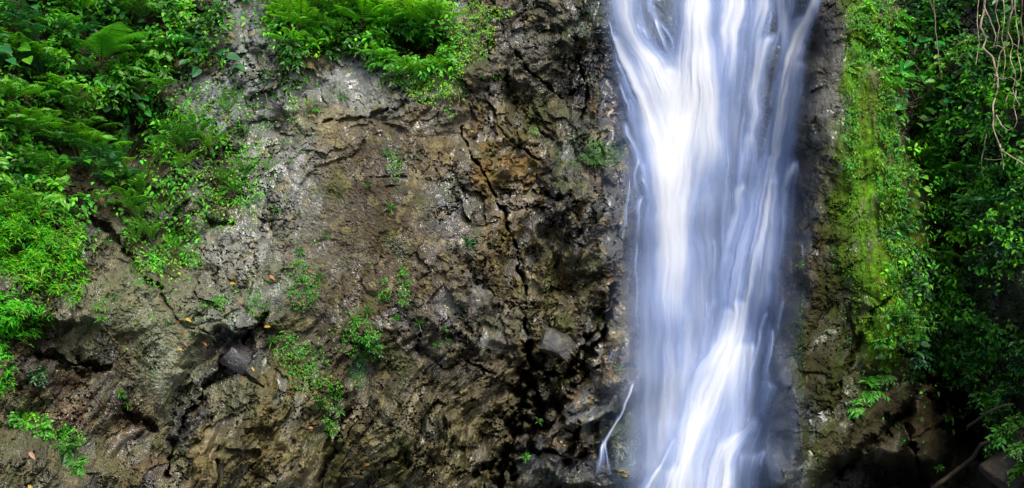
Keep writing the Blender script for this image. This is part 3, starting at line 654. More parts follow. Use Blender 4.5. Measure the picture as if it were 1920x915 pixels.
# ------------------------------------------------------------------ plants, one of each make; base at the origin, -Y is away from the rock
def frond_mesh(seed, npairs=22, feathery=True, width=.30, curl=1.35, e0=1.05, leaf=.030):
    r = np.random.default_rng(seed); lv = Leaves()
    n = 40; t = np.linspace(0, 1, n); e = e0 - curl*t**1.3; ds = 1.0/n
    y = np.concatenate([[0], np.cumsum(np.cos(e)*ds)[:-1]]); z = np.concatenate([[0], np.cumsum(np.sin(e)*ds)[:-1]])
    mid = np.stack([.03*np.sin(3*t+seed), -y, z], 1)
    lv.tube(mid[::4], .009, .002, m=1, sides=3)
    for i in range(npairs):
        u = .14 + .85*(i+.5)/npairs
        k = min(int(u*n), n-2); p = mid[k]; tg = mid[k+1]-mid[k]; tg = tg/np.linalg.norm(tg); nm = np.cross([1, 0, 0], tg); nm *= np.sign(nm[2]+1e-6)
        ln = width*(math.sin(math.pi*min(1, (u-.10)/.62*.5)) if u < .72 else (1-u)/.28*.98+.02)*r.uniform(.9, 1.08)
        for s in (-1, 1):
            d = np.array([s*1.0, 0, 0]) + tg*.42 + np.array([0, 0, -.18-.15*r.random()])
            d /= np.linalg.norm(d)
            if feathery:
                m = max(5, int(ln/.021)); q = (np.arange(m)+.4)/m
                base = p + d*(q*ln)[:, None]; base[:, 2] -= .16*ln*q**2
                pl = np.clip(ln*.26*(1-q)**.75+.006, .006, .07)
                tn = tints(m, .85, 1.15, .1)
                for s2 in (-1, 1):
                    dd = np.cross(nm, d)*s2 + d*.55
                    lv.add('blade', base, np.repeat([dd], m, 0), np.repeat([nm], m, 0), pl, .019, tint=tn)
            else:
                lv.add('blade', p, d, nm, ln, leaf, droop=.15, tint=tints(1, .85, 1.15, .1))
    return lv.mesh("frond", [M_LEAF, M_STEM])
FROND_F = [frond_mesh(s, curl=c, e0=e) for s, c, e in ((1, 1.3, 1.0), (2, 1.7, 1.15), (3, .9, .7))]
FROND_H = FROND_F
FROND_F = [frond_mesh(s, 17, False, .24, c, e, .046) for s, c, e in ((7, 1.3, 1.0), (8, 1.8, 1.15), (9, 1.0, .8))]
FROND_S = [frond_mesh(s, 30, False, .10, c, e) for s, c, e in ((4, .7, 1.35), (5, 1.2, 1.2), (6, 1.6, 1.1))]
def fern_thing(name, fronds, spread, count, seed):
    r = random.Random(seed); root = link(name, None)
    for i in range(count):
        a = -spread + 2*spread*(i+.5)/count + r.uniform(-.2, .2)
        f = link("frond", fronds[r.randrange(len(fronds))], root)
        f.rotation_euler = (r.uniform(-.25, .15), r.uniform(-.15, .15), a); k = r.uniform(.75, 1.1); f.scale = (k, k, k)
    return root
def foliage_thing(name, lv, stems, extra=None):
    root = link(name, None)
    f = link("foliage", lv.mesh("foliage", [M_LEAF]), root)
    s = link("stem", stems.mesh("stem", [M_STEM]), root)
    return root
def rand_dirs(n, r, down=.0):
    a = r.uniform(-1.9, 1.9, n); e = r.uniform(-.7, 1.35, n)
    return np.stack([np.sin(a)*np.cos(e), -np.cos(a)*np.cos(e), np.sin(e)-down], 1)
def shrub(seed, ntw=24, R=.45, leaf=.125, wid=.066, shape='oval', per=7, droop=.35):
    r = np.random.default_rng(seed); lv = Leaves(); st = Leaves()
    D = rand_dirs(ntw, r); ln = R*r.uniform(.55, 1.1, ntw)
    for d, l in zip(D, ln):
        q = np.linspace(0, 1, 6)[:, None]; path = d*l*q; path[:, 2] -= .35*l*q[:, 0]**2
        st.tube(path, .006, .002, m=0, sides=3)
        u = np.linspace(.35, 1, per); b = np.stack([np.interp(u, q[:, 0], path[:, k]) for k in range(3)], 1)
        side = np.cross(d, [0, 0, 1.0]); side /= np.linalg.norm(side)+1e-6
        sg = np.where(np.arange(per) % 2, 1, -1)[:, None]
        dd = side*sg*.9 + d*.7 + r.normal(0, .22, (per, 3)); dd[:, 2] -= .15
        nm = np.array([0, -.7, .7]) + r.normal(0, .35, (per, 3))
        L = leaf*r.uniform(.7, 1.2, per)
        lv.add(shape, b, dd, nm, L, L*wid/leaf, droop, tints(per))
    return lv, st
def broadleaf(seed, n=11, leaf=.24):
    r = np.random.default_rng(seed); lv = Leaves(); st = Leaves()
    D = rand_dirs(n, r); D[:, 2] += .35
    for d in D:
        l = r.uniform(.18, .55); q = np.linspace(0, 1, 6)[:, None]; path = d*l*q; path[:, 2] -= .2*l*q[:, 0]**2
        st.tube(path, .008, .004, m=0, sides=3)
        dd = d*[1, 1, .3] + np.array([0, -.2, -.35]) + r.normal(0, .2, 3)
        L = leaf*r.uniform(.6, 1.15)
        lv.add('broad', path[-1], dd, np.array([0, -.65, .75])+r.normal(0, .22, 3), L, L*.72, .15, tints(1, .8, 1.2, .12))
    return lv, st
def tuft(seed, n=22, L=.2, w=.028):
    r = np.random.default_rng(seed); lv = Leaves(); st = Leaves()
    D = rand_dirs(n, r); D[:, 2] += .25
    st.tube([(0, .02, -.02), (0, -.02, .03)], .01, .006, m=0, sides=4)
    lv.add('oval', D*r.uniform(0, .06, (n, 1)), D, np.array([0, -.5, .8])+r.normal(0, .25, (n, 3)), L*r.uniform(.55, 1.1, n), w*r.uniform(.8, 1.2, n), .35, tints(n))
    return lv, st
PROTO = {}
def add_proto(kind, o): PROTO.setdefault(kind, []).append(o)
for s in range(4): add_proto("fern", fern_thing("fern", FROND_F, 1.6, 6, 20+s))
add_proto("great_fern", fern_thing("fern", FROND_H, 1.3, 6, 31))
for s in range(3): add_proto("sword_fern", fern_thing("sword_fern", FROND_S, 1.9, 9, 40+s))
for s in range(4): add_proto("leafy_shrub", foliage_thing("leafy_shrub", *shrub(60+s)))
for s in range(2): add_proto("glossy_shrub", foliage_thing("glossy_shrub", *shrub(80+s, 26, .42, .20, .052, 'oval', 8, .5)))
for s in range(3): add_proto("broadleaf_plant", foliage_thing("broadleaf_plant", *broadleaf(90+s)))
for s in range(3): add_proto("small_plant", foliage_thing("small_plant", *tuft(100+s)))
used_proto = set()
def copy_tree(o):
    c = o.copy(); col.objects.link(c)
    for ch in o.children:
        d = ch.copy(); col.objects.link(d); d.parent = c
    return c
LANDMARKS = [(455,70,"the pale grey rock stripe"),(235,130,"the big feathery fern"),(252,215,"the bright round-leaved plant"),(80,455,"the tall grass clump"),
    (40,600,"the low lime grass mound"),(440,670,"the glossy black boulder"),(722,120,"the glossy bush hanging off the brow"),(785,62,"the lime ferns on the brow"),
    (500,235,"the foot of the grey stripe"),(890,70,"the yellow-green creeper at the brow's end"),(1125,292,"the moss cushion beside the fall"),(905,330,"the long black crack"),
    (1000,760,"the wide black fissure"),(565,540,"the creeper patch below the dome"),(345,620,"the fallen leaves on the ledge"),(1610,200,"the bright moss strip"),
    (1715,105,"the big round leaves on the dark wall"),(1870,180,"the hanging bare roots"),(1775,385,"the golden fern on the dark wall"),(1790,770,"the black cleft"),
    (1745,830,"the slanting brown slab"),(1640,890,"the low cave"),(1635,735,"the bush under the moss"),(150,760,"the rusty earth hollow"),(375,280,"the upright sword ferns"),
    (60,60,"the shaded thicket top"),(355,80,"the round-leaved vines"),(285,430,"the ladder-leaved ferns over the ridge"),(1650,560,"the moss at the buttress corner"),(1855,730,"the lit bush above the earth bank"),(620,40,"the drooping ferns on the brow"),(1890,880,"the earth bank")]
TONES = [((.13,.40,.012),"yellow-green"),((.07,.42,.012),"bright lime"),((.035,.31,.012),"fresh green"),((.026,.19,.010),"mid green"),((.02,.15,.035),"bluish green"),((.012,.085,.009),"dark green")]
def tone_of(c): return min(TONES, key=lambda t: sum(abs(math.log(a/b)) for a, b in zip(c, t[0])))[1]
KINDTXT = {"great_fern": "feathery fern", "fern": "open-fronded fern", "sword_fern": "narrow-fronded fern", "leafy_shrub": "leafy shrub", "glossy_shrub": "long-leaved bush", "broadleaf_plant": "broad-leaved plant", "small_plant": "small rosette plant", "creeper": "small-leaved creeper patch"}
GROUPS = {"great_fern": "feathery ferns on the cliff", "fern": "feathery ferns on the cliff", "sword_fern": "narrow ferns on the cliff", "leafy_shrub": "leafy shrubs on the cliff", "glossy_shrub": "long-leaved bushes on the cliff", "broadleaf_plant": "broad-leaved plants on the cliff", "small_plant": "small plants rooted in the rock", "creeper": "creeper patches on the rock"}
labels = set()
def auto_label(kind, px, py, size, c):
    sz = {"fern": (.8, 1.15), "sword_fern": (.55, .8), "leafy_shrub": (.75, 1.1), "glossy_shrub": (.75, 1.1), "broadleaf_plant": (.75, 1.05), "small_plant": (.7, 1.15), "creeper": (35, 60)}[kind]
    s = "small" if size < sz[0] else ("large" if size > sz[1] else "medium")
    if kind == "small_plant": s = {"small": "tiny", "medium": "little", "large": "spreading"}[s]
    for lx, ly, ph in sorted(LANDMARKS, key=lambda l: math.hypot(l[0]-px, l[1]-py)):
        dx, dy = px-lx, py-ly; d = math.hypot(dx, dy)
        near = "just " if d < 60 else ("" if d < 130 else "well ")
        v = "above" if dy < 0 else "below"; h = "left of" if dx < 0 else "right of"
        rel = near+v if abs(dy) > 1.8*abs(dx) else (near+h if abs(dx) > 1.8*abs(dy) else f"{near}{v} and {h}" if near != "just " else f"{v} and {h}")
        w = f"{s} {tone_of(c)} {KINDTXT[kind]} {rel} {ph}"
        if len(w.replace('-', 'x').split()) > 16: continue
        if w not in labels: labels.add(w); return w
def place(kind, px, py, size, c, label=None, off=None, rz=None, rx=0.0, var=None):
    pr = PROTO[kind]; i = random.randrange(len(pr)) if var is None else var % len(pr)
    o = pr[i]
    if o.name in used_proto: o = copy_tree(o)
    else: used_proto.add(o.name)
    dep = front_at(px, py, 9) + (0.05 if off is None else off)
    p = to_world(np.array([px], float), np.array([py], float), np.array([dep]))[0]
    o.location = p; o.scale = (size,)*3
    o.rotation_euler = (rx, 0, random.uniform(-.6, .6) if rz is None else rz)
    jit = random.uniform(.85, 1.15)
    cc = (c[0]*jit*random.uniform(.8, 1.25), c[1]*jit, c[2]*jit, 1)
    for ch in o.children: ch.color = cc
    tag(o, label or auto_label(kind, px, py, size, c), KINDTXT[kind] if kind != "small_plant" else "plant", GROUPS[kind])
    if label: labels.add(label)
    return o

LIME=(.14,.45,.012); YEL=(.19,.42,.012); FRS=(.075,.33,.012); MID=(.036,.18,.010); BLU=(.020,.15,.035); DRK=(.012,.085,.009); GOLD=(.20,.21,.02)
# ---- plants one can pick out, by eye
place("great_fern", 190, 118, 1.25, (.11,.42,.03), "huge feathery fern arching over the dark hollow in the thicket", rz=.85, var=0)
place("fern", 60, 92, 1.0, BLU); place("fern", 20, 60, .9, BLU); place("fern", 130, 225, 1.0, MID); place("fern", 40, 255, .85, FRS); place("fern", 150, 285, .9, FRS)
place("fern", 190, 325, .95, BLU); place("fern", 225, 350, .8, BLU); place("fern", 95, 340, .9, MID); place("fern", 245, 395, .7, FRS); place("fern", 180, 30, 1.0, MID); place("fern", 120, 20, .9, MID)
for (x, y, s, c) in ((595,22,.95,FRS),(640,34,1.0,FRS),(560,50,.8,LIME),(680,50,.95,LIME),(705,22,.9,FRS),(735,55,.8,FRS),(620,75,.8,MID),(655,5,.9,FRS),(530,35,.8,LIME),(545,85,.6,LIME),(590,95,.6,FRS)):
    place("fern", x, y, s, c)
for (x, y, s) in ((770,38,1.0),(795,58,.95),(820,42,.8),(760,70,.8)): place("fern", x, y, s, LIME)
for (x, y, s, c) in ((372,262,.75,FRS),(350,285,.6,FRS),(395,285,.65,LIME),(340,320,.55,LIME),(415,352,.6,FRS),(440,365,.45,FRS),(300,300,.5,FRS),(430,215,.55,LIME),(460,330,.5,FRS),
                     (265,375,.85,FRS),(262,420,.75,FRS),(285,455,.7,LIME),(255,460,.55,FRS),(240,300,.9,BLU),(225,320,.9,FRS),(300,410,.5,LIME),(330,475,.45,LIME),(505,325,.4,LIME),(440,190,.4,FRS)):
    place("sword_fern", x, y, s, c)
place("broadleaf_plant", 248, 212, .95, (.02,.26,.02), "bright round-leaved plant glowing below the huge feathery fern", rz=0.1, var=0)
for (x, y, s, c) in ((225,190,.7,BLU),(165,78,.7,BLU),(40,10,.8,BLU),(185,300,.6,BLU),(375,100,.5,FRS),(360,60,.5,FRS),(395,80,.45,LIME),(330,40,.5,FRS)): place("broadleaf_plant", x, y, s, c)
place("broadleaf_plant", 1712, 105, 1.3, (.02,.30,.02), "pale-lit plant with big round leaves highest on the dark overhung wall", off=-.5, rz=.1, var=1)
place("broadleaf_plant", 1748, 172, 1.25, (.03,.28,.015), "tall bright plant with pointed leaves in the middle of the dark wall", off=-.5, rz=.0, var=2)
place("broadleaf_plant", 1722, 195, 1.05, (.09,.24,.015), "yellowing broad-leaved plant below the big round leaves on the dark wall", off=-.5, rz=-.3, var=0)
for (x, y, s, c) in ((1782,135,.7,LIME),(1775,205,.7,FRS),(1805,175,.7,BLU),(1845,215,.6,DRK),(1700,230,.6,FRS),(1735,262,.6,MID),(1765,90,.7,FRS)): place("broadleaf_plant", x, y, s, c)
place("fern", 1785, 362, .85, GOLD, "golden-brown fern frond leaning out of the dark wall", rz=1.0, var=3)
for (x, y, s, c) in ((1755,318,.9,FRS),(1725,300,.7,FRS),(1800,335,.8,FRS),(1745,345,.8,LIME),(1840,395,.7,BLU),(1830,330,.6,FRS),(1725,255,.6,MID),(1870,420,.6,BLU),(1770,425,.6,MID),(1890,330,.6,BLU)): place("fern", x, y, s, c)
place("glossy_shrub", 722, 112, .75, FRS, "glossy long-leaved bush hanging over the brow above the brown dome", var=0)
place("glossy_shrub", 708, 90, .6, FRS); place("glossy_shrub", 790, 128, .6, FRS); place("glossy_shrub", 755, 105, .5, MID)
place("glossy_shrub", 1632, 728, .85, FRS, "drooping long-leaved bush under the mossy corner of the buttress", var=1)
place("glossy_shrub", 1605, 762, .5, FRS); place("glossy_shrub", 1660, 700, .5, MID)
place("small_plant", 875, 457, 1.0, (.012,.16,.03), "lone green rosette on bare rock beside the long black crack")
place("leafy_shrub", 1845, 738, .8, FRS); place("leafy_shrub", 1858, 770, .6, FRS); place("leafy_shrub", 1880, 812, .7, FRS); place("leafy_shrub", 1915, 880, .55, LIME)
for (x, y, q, c) in ((1900,790,.55,FRS),(1860,840,.45,MID),(1820,700,.5,FRS),(1880,730,.5,LIME),(1790,680,.45,MID),(1905,840,.4,FRS),(1720,700,.4,MID)): place("leafy_shrub", x, y, q, c)
place("leafy_shrub", 705, 650, .45, MID, "dark leafy tuft growing from the shaded notch in the brown dome"); place("leafy_shrub", 690, 632, .4, FRS)
place("leafy_shrub", 30, 790, .6, FRS); place("leafy_shrub", 75, 800, .6, FRS); place("leafy_shrub", 130, 840, .7, MID); place("leafy_shrub", 150, 870, .5, FRS); place("leafy_shrub", 70, 700, .5, DRK)

for (x, y, sz, c) in ((1690,40,.7,LIME),(1668,75,.6,LIME),(1705,60,.6,FRS),(1720,30,.7,MID),(1700,140,.5,LIME),(1760,150,.6,LIME),(1790,110,.7,FRS),(1800,220,.6,LIME),(1735,215,.55,LIME),(1765,255,.6,FRS),(1820,130,.7,MID),(1905,60,.7,YEL),(1888,110,.6,YEL),(1900,140,.5,LIME),(1865,165,.6,FRS),
                      (1625,15,.6,LIME),(1640,60,.5,LIME),(1650,110,.45,YEL),(1600,130,.4,YEL),(1705,470,.32,LIME),(1712,540,.32,LIME),(1712,580,.3,YEL),(1700,630,.32,LIME),(1735,470,.5,FRS),(1770,470,.6,FRS),(1650,640,.4,FRS),(1800,560,.5,MID),(1840,600,.5,FRS),(1780,610,.5,MID)):
    place("leafy_shrub", x, y, sz, c)
for (x, y, sz, c) in ((95,130,0.96,LIME),(30,120,0.88,FRS),(140,190,0.80,LIME),(75,235,0.80,LIME),(20,190,0.80,FRS),(110,275,0.72,LIME),(60,315,0.72,FRS),(165,250,0.72,FRS),(185,285,0.72,LIME),(215,320,0.64,LIME),(240,345,0.56,FRS),(150,25,0.80,LIME),(270,40,0.72,FRS),(300,110,0.64,MID),(110,60,0.72,FRS)):
    place("fern", x, y, sz, c)
# ---- the rest of the thicket, thinning out towards the rock
HOLLOWS = [(238,268,62,52),(205,85,62,30),(58,58,34,34),(150,352,50,26),(215,395,26,40),(785,98,46,16),(100,330,30,20),(1700,200,26,90),(1790,790,60,70),(1900,560,50,60),(1810,300,30,40),(1740,450,40,30)]
def hollow(x, y): return any(((x-a)/c)**2+((y-b)/d)**2 < 1 for a, b, c, d in HOLLOWS)
def inzone(z, x, y): return 0 if hollow(x, y) else max(float(blob(np.array([x], float), np.array([y], float), *b)[0]) for b in z)
LEFT = [(110,150,230,270,0,.25),(330,50,110,90,0,.3)]
BROW = [(660,30,170,70,0,.3),(770,90,80,60,0,.3),(560,60,50,60,0,.3)]
WALL = [(1810,180,150,290,0,.25),(1850,520,150,260,0,.3),(1750,500,100,200,0,.3)]
placed = [(o.location.x, o.location.z) for o in col.objects if o.parent is None and o.get("category")]
def fill(zone, box, n, kinds, gap, sizes):
    k = 0; tries = 0; mine = []
    while k < n and tries < 6000:
        tries += 1
        x = random.uniform(box[0], box[2]); y = random.uniform(box[1], box[3])
        if inzone(zone, x, y) < random.uniform(.2, .8): continue
        if any(math.hypot(x-a, y-b) < gap for a, b in mine): continue
        mine.append((x, y)); kd, cs = random.choices([q[:2] for q in kinds], [q[2] for q in kinds])[0]
        place(kd, x, y, random.uniform(*sizes)*(.85 if kd == "fern" else 1), random.choice(cs)); k += 1
fill(LEFT, (-30,-20,430,400), 60, [("leafy_shrub",[FRS,FRS,MID,LIME,MID],7),("fern",[FRS,MID,BLU],3),("broadleaf_plant",[BLU,FRS],1.2)], 26, (.55,1.1))
fill(BROW, (480,-30,860,160), 46, [("leafy_shrub",[LIME,FRS,FRS,MID],7),("fern",[FRS,LIME],3),("glossy_shrub",[FRS,MID],1)], 22, (.5,.9))
fill([z for z in WALL if z[1] < 400] + [(1760,420,120,140,0,.3)], (1660,-20,1950,470), 70, [("leafy_shrub",[FRS,LIME,FRS,MID,BLU],7),("fern",[FRS,MID,BLU],2),("broadleaf_plant",[MID,FRS,LIME],1.2),("glossy_shrub",[FRS,MID],1)], 24, (.4,.8))
fill(WALL, (1690,470,1950,860), 44, [("leafy_shrub",[MID,DRK,DRK,MID,BLU,FRS],7),("fern",[BLU,DRK,MID],2),("broadleaf_plant",[DRK,BLU],1)], 26, (.35,.75))  # darker leaf colours paint the shade under the overhang
for (x, y) in ((500,140),(515,180),(540,190),(470,215),(495,150),(575,190),(590,205),(640,180),(545,300),(530,270),(505,240),(480,300),(560,400),(520,395),(470,400),(610,440),(735,300),(730,390),(725,285),(690,350),
               (600,520),(820,648),(832,616),(785,606),(742,600),(690,585),(840,640),(665,600),(510,640),(230,740),(240,760),(225,735),(215,560),(260,530),(310,600),(190,600),(180,575),(380,570),(400,560),(440,540),(200,455),(250,500),
               (1000,245),(1010,790),(985,860),(1160,690),(1560,500),(1595,515),(1558,470),(1550,620),(1500,500),(1725,785),(1690,830),(1760,880),(1730,640),(1700,600),(1690,560),(905,145),(880,70),(610,790),(635,770),(560,470),(640,330)):
    place("small_plant", x, y, random.uniform(.35, .85), random.choice([FRS, MID, MID, MID]))

# ------------------------------------------------------------------ masses of small leaves lying on the rock
def surface_normal(px, py, e=7):
    a = to_world(px-e, py, depth_at(px-e, py)); b = to_world(px+e, py, depth_at(px+e, py)); c = to_world(px, py-e, depth_at(px, py-e)); d = to_world(px, py+e, depth_at(px, py+e))
    n = np.cross(c-d, b-a); n /= np.maximum(np.linalg.norm(n, axis=1, keepdims=True), 1e-6)
    return np.where(n[:, 1:2] > 0, -n, n)
def scatter(px, py, L, W, shape, c, height=.25, droop=.3, up=.55, clump=38, lv=None, spread=.35, seed=0, jag=.35):
    """leaves over the rock at photo positions px, py; height is how far a clump swells off the rock"""
    n = len(px); lv = lv or Leaves()
    h = np.clip(.45 + 1.2*fbm(px/clump, py/clump, 700+seed, 4), 0.02, 1.4)*height
    off = h*RNG.random(n)**.6 + .015
    P = to_world(px, py, depth_at(px, py)); Nn = surface_normal(px, py); P = P + Nn*off[:, None]*np.array([.6, 1, .6]) + np.array([0, 0, 1])*off[:, None]*.25
    D = RNG.normal(0, 1, (n, 3)); D[:, 1] -= .7; D[:, 2] += .15
    Nm = Nn*.6 + np.array([0, -.35, up]) + RNG.normal(0, spread, (n, 3))
    D = D - Nm*(D*Nm).sum(1, keepdims=True)/np.maximum((Nm*Nm).sum(1, keepdims=True), 1e-6)
    s = RNG.uniform(.6, 1.3, n)
    lv.add(shape, P, D, Nm, L*s, W*s, droop, c*MASS_GAIN*tints(n, .6, 1.4, .35))
    return lv
def sample(zones, n, thin=0.0, seed=0, scale=50, sharp=.25):
    """photo positions inside soft blobs, broken up by noise"""
    X, Y = [], []
    for (cx, cy, rx, ry, rot, k) in zones:
        m = int(n*k*rx*ry/2e4); a = RNG.uniform(0, 2*np.pi, m); q = RNG.random(m)**.5*1.25
        c, s = math.cos(rad(rot)), math.sin(rad(rot)); x = q*np.cos(a)*rx; y = q*np.sin(a)*ry
        keep = RNG.random(m) < 1-sstep(.7, 1.25, q)
        X.append((cx + x*c - y*s)[keep]); Y.append((cy + x*s + y*c)[keep])
    x = np.concatenate(X); y = np.concatenate(Y)
    f = fbm(x/scale, y/scale, 800+seed, 4)
    for (a, b, c, d) in HOLLOWS: f = f - .55*(((x-a)/c)**2+((y-b)/d)**2 < 1)
    k = RNG.random(len(x)) < sstep(thin-sharp, thin+sharp, f)
    return x[k], y[k]
def mixc(n, cs): return np.array(cs)[RNG.integers(0, len(cs), n)]
def patchc(x, y, cs, seed, scale=45):
    """colours that change from clump to clump"""
    f = fbm(x/scale, y/scale, 900+seed, 3)*1.2 + RNG.normal(0, .18, len(x)); i = np.clip(((f+.6)/1.2*len(cs)).astype(int), 0, len(cs)-1)
    return np.array(cs)[i]
lv = Leaves()
x, y = sample([(110,170,240,260,0,1),(300,60,140,90,0,1),(60,330,120,60,0,1)], 5000, -.05, 1)
scatter(x, y, .095, .056, 'oval', patchc(x, y, [DRK,MID,FRS,FRS,(.05,.16,.01)], 1), .42, lv=lv, seed=1)
x, y = sample([(370,330,110,90,30,.75),(300,250,70,60,0,1),(325,460,60,45,30,1),(270,470,30,70,-20,1),(400,235,60,40,0,.5)], 7000, -.05, 2)
scatter(x, y, .07, .04, 'oval', patchc(x, y, [MID,FRS,(.05,.16,.01),(.06,.15,.01)], 2), .16, lv=lv, seed=2)
x, y = sample([(660,20,180,70,0,1),(770,80,90,70,0,1),(560,60,60,60,0,1)], 5200, -.3, 3)
scatter(x, y, .09, .052, 'oval', patchc(x, y, [MID,FRS,FRS,LIME], 3), .36, lv=lv, seed=3)
x, y = sample([(390,290,110,130,30,.9),(450,380,60,60,0,.6),(310,480,60,60,0,.7),(560,120,40,110,0,.7),(430,130,40,70,0,.5),(830,130,60,90,0,.6)], 8000, .08, 14, 28)
scatter(x, y, .045, .027, 'oval', patchc(x, y, [MID,FRS,(.09,.22,.01),LIME], 14), .14, lv=lv, seed=14)
for zone, n, th in (([(500,110,16,110,-12,1),(545,150,18,90,5,1),(480,260,60,120,0,.6),(555,230,50,60,0,.7),(450,380,90,40,0,.8)], 2600, .1), ([(600,560,160,110,0,.35),(230,560,120,60,0,.4),(300,640,160,120,0,.2),(470,560,60,50,0,.8)], 2200, .25)):
    x, y = sample(zone, n, th, 4, 30)
    scatter(x, y, .042, .024, 'oval', patchc(x, y, [MID,FRS,(.05,.15,.01)], 4), .08, lv=lv, seed=4)
u1 = link("undergrowth", lv.mesh("undergrowth", [M_MASS])); tag(u1, "tangled small-leaved undergrowth clothing the cliff and its brow", "undergrowth", kind="stuff")
lv = Leaves()
x, y = sample([(1810,150,160,280,0,1),(1850,480,150,240,0,1),(1860,720,110,130,0,.9),(1740,560,80,180,0,.8)], 6500, -.1, 5)
scatter(x, y, .082, .046, 'oval', patchc(x, y, [DRK,MID,DRK,MID,FRS,MID,LIME], 5)*(1-.3*sstep(480, 640, y))[:, None], .8, lv=lv, seed=5)  # leaf colour darkened downward to paint the overhang's shade
x, y = sample([(1700,760,70,90,0,.5),(1620,640,60,110,0,.3),(1580,800,70,90,0,.15)], 3000, .15, 6)
scatter(x, y, .05, .028, 'oval', patchc(x, y, [DRK,MID,MID], 6), .12, lv=lv, seed=6)
u2 = link("undergrowth", lv.mesh("undergrowth", [M_MASS])); tag(u2, "dense dark green undergrowth covering the overhung wall", "undergrowth", kind="stuff")
lv = Leaves()
x, y = sample([(1598,180,16,230,-3,.8),(1635,300,40,220,-6,.18),(1690,520,26,150,-8,1),(1665,590,40,90,0,.5),(1600,420,30,180,-5,.12)], 24000, .1, 7, 22)
scatter(x, y, .030, .02, 'oval', patchc(x, y, [(.05,.14,.003),(.08,.20,.003),(.12,.26,.004),(.07,.24,.004)], 7, 22), .07, droop=.5, lv=lv, seed=7)
x, y = sample([(1625,60,34,90,5,1),(1595,250,14,120,0,.7),(1690,500,30,190,-8,.9),(1672,130,34,170,0,1),(1668,330,26,140,-6,.8)], 20000, -.12, 8, 30)
scatter(x, y, .055, .032, 'oval', patchc(x, y, [MID,(.05,.2,.006),(.05,.17,.005),(.09,.22,.006)], 8, 30), .22, droop=.5, lv=lv, seed=8)
x, y = sample([(1500,650,12,100,0,.8),(1495,560,8,60,0,.6),(1530,850,25,60,0,.5),(1160,850,25,45,0,.6),(1060,560,60,50,0,.2)], 9000, .0, 9, 20)
scatter(x, y, .028, .018, 'oval', patchc(x, y, [(.03,.09,.006),(.05,.13,.006)], 9, 22), .03, lv=lv, seed=9)
ms = link("moss", lv.mesh("moss", [M_MASS])); tag(ms, "bright moss and tiny ferns coating the edge of the buttress", "moss", kind="stuff")
lv = Leaves()
def grass(zones, n, L, cs, height, seed, lv):
    x, y = sample(zones, n, -.3, seed, 30)
    h = np.clip(.4+1.1*fbm(x/30, y/30, 740+seed, 3), .05, 1.2)*height
    P = to_world(x, y, depth_at(x, y)); k = len(x); P = P + np.array([0, -1, .35])*(h*RNG.random(k)**.5)[:, None]
    D = np.stack([RNG.normal(0, .75, k), -np.abs(RNG.normal(.5, .4, k)), RNG.normal(.75, .5, k)], 1)
    s = RNG.uniform(.6, 1.3, k)
    lv.add('blade', P, D, np.array([0, -.6, .8])+RNG.normal(0, .3, (k, 3)), L*s, L*.16*s, .55, patchc(x, y, cs, seed, 25)*MASS_GAIN*tints(k, .65, 1.4, .35))
grass([(80,455,85,95,0,1),(30,430,60,80,0,1),(130,520,35,50,0,.8)], 17000, .12, [(.06,.25,.008),(.08,.34,.01),(.14,.34,.01),(.05,.3,.01)], .30, 11, lv)
g1 = link("grass", lv.mesh("grass", [M_MASS])); tag(g1, "tall lime grass clump spilling over the slope above the olive rock", "grass", kind="stuff")
lv = Leaves(); grass([(40,600,60,40,10,1),(0,600,40,50,0,1)], 20000, .11, [(.05,.32,.01),(.08,.38,.01),(.04,.26,.01)], .32, 12, lv)
g2 = link("grass", lv.mesh("grass", [M_MASS])); tag(g2, "low mound of lime grass bulging beneath the tall grass clump", "grass", kind="stuff")
lv = Leaves(); grass([(5,690,26,48,0,1)], 22000, .10, [(.05,.34,.01),(.07,.38,.01)], .3, 13, lv)
g3 = link("grass", lv.mesh("grass", [M_MASS])); tag(g3, "small grass mound hanging beside the shaded hollow, lowest of the grasses", "grass", kind="stuff")

# ------------------------------------------------------------------ creeper patches, each rooted in its own piece of rock
def creeper(cx, cy, rx, ry, n, cs, label, rot=0, L=.045, h=.10):
    n = int(n*1.7); L = L*.8
    lv = Leaves(); a = RNG.uniform(0, 2*np.pi, n); q = RNG.random(n)**.6
    c, s = math.cos(rad(rot)), math.sin(rad(rot)); x = q*np.cos(a)*rx; y = q*np.sin(a)*ry
    px, py = cx+x*c-y*s, cy+x*s+y*c
    k = fbm(px/14, py/14, int(cx)+int(cy), 3) > -.18; px, py = px[k], py[k]
    scatter(px, py, L, L*.6, 'oval', patchc(px, py, cs, int(cx), 20), h, lv=lv, seed=int(cx+cy), clump=18)
    o = link("creeper", lv.mesh("creeper", [M_MASS])); tag(o, label, "creeper", GROUPS["creeper"]); labels.add(label)
G1 = [(.03,.14,.008),(.05,.2,.008),(.035,.22,.008),(.07,.22,.01)]; G2 = [(.11,.27,.01),(.16,.34,.01),(.07,.3,.01)]
creeper(565,535,36,50,420,G1,"yellowish creeper patch on brown rock, largest below the grey rock"); creeper(540,655,30,34,260,G1,"creeper patch trailing beside the glossy black boulder")
creeper(575,690,42,46,420,G1,"mid green creeper patch spread over the shaded foot of the dome"); creeper(612,740,30,34,300,G1,"creeper patch at the crumpled ochre foot of the dome")
creeper(622,795,16,30,140,G1,"lowest strip of creeper reaching down the ochre foot"); creeper(680,640,40,40,420,G1,"thick creeper patch above the dark leafy tuft on the dome")
creeper(672,700,16,34,170,[(.02,.12,.03),(.03,.16,.02)],"bluish creeper strip hanging under the dark leafy tuft"); creeper(758,540,14,46,190,G1,"thin upright creeper streak on the brown wet dome")
creeper(722,545,12,26,90,G1,"short creeper streak beside the thin upright one on the dome"); creeper(740,310,12,30,90,G1,"faint creeper streak high on the brown dome")
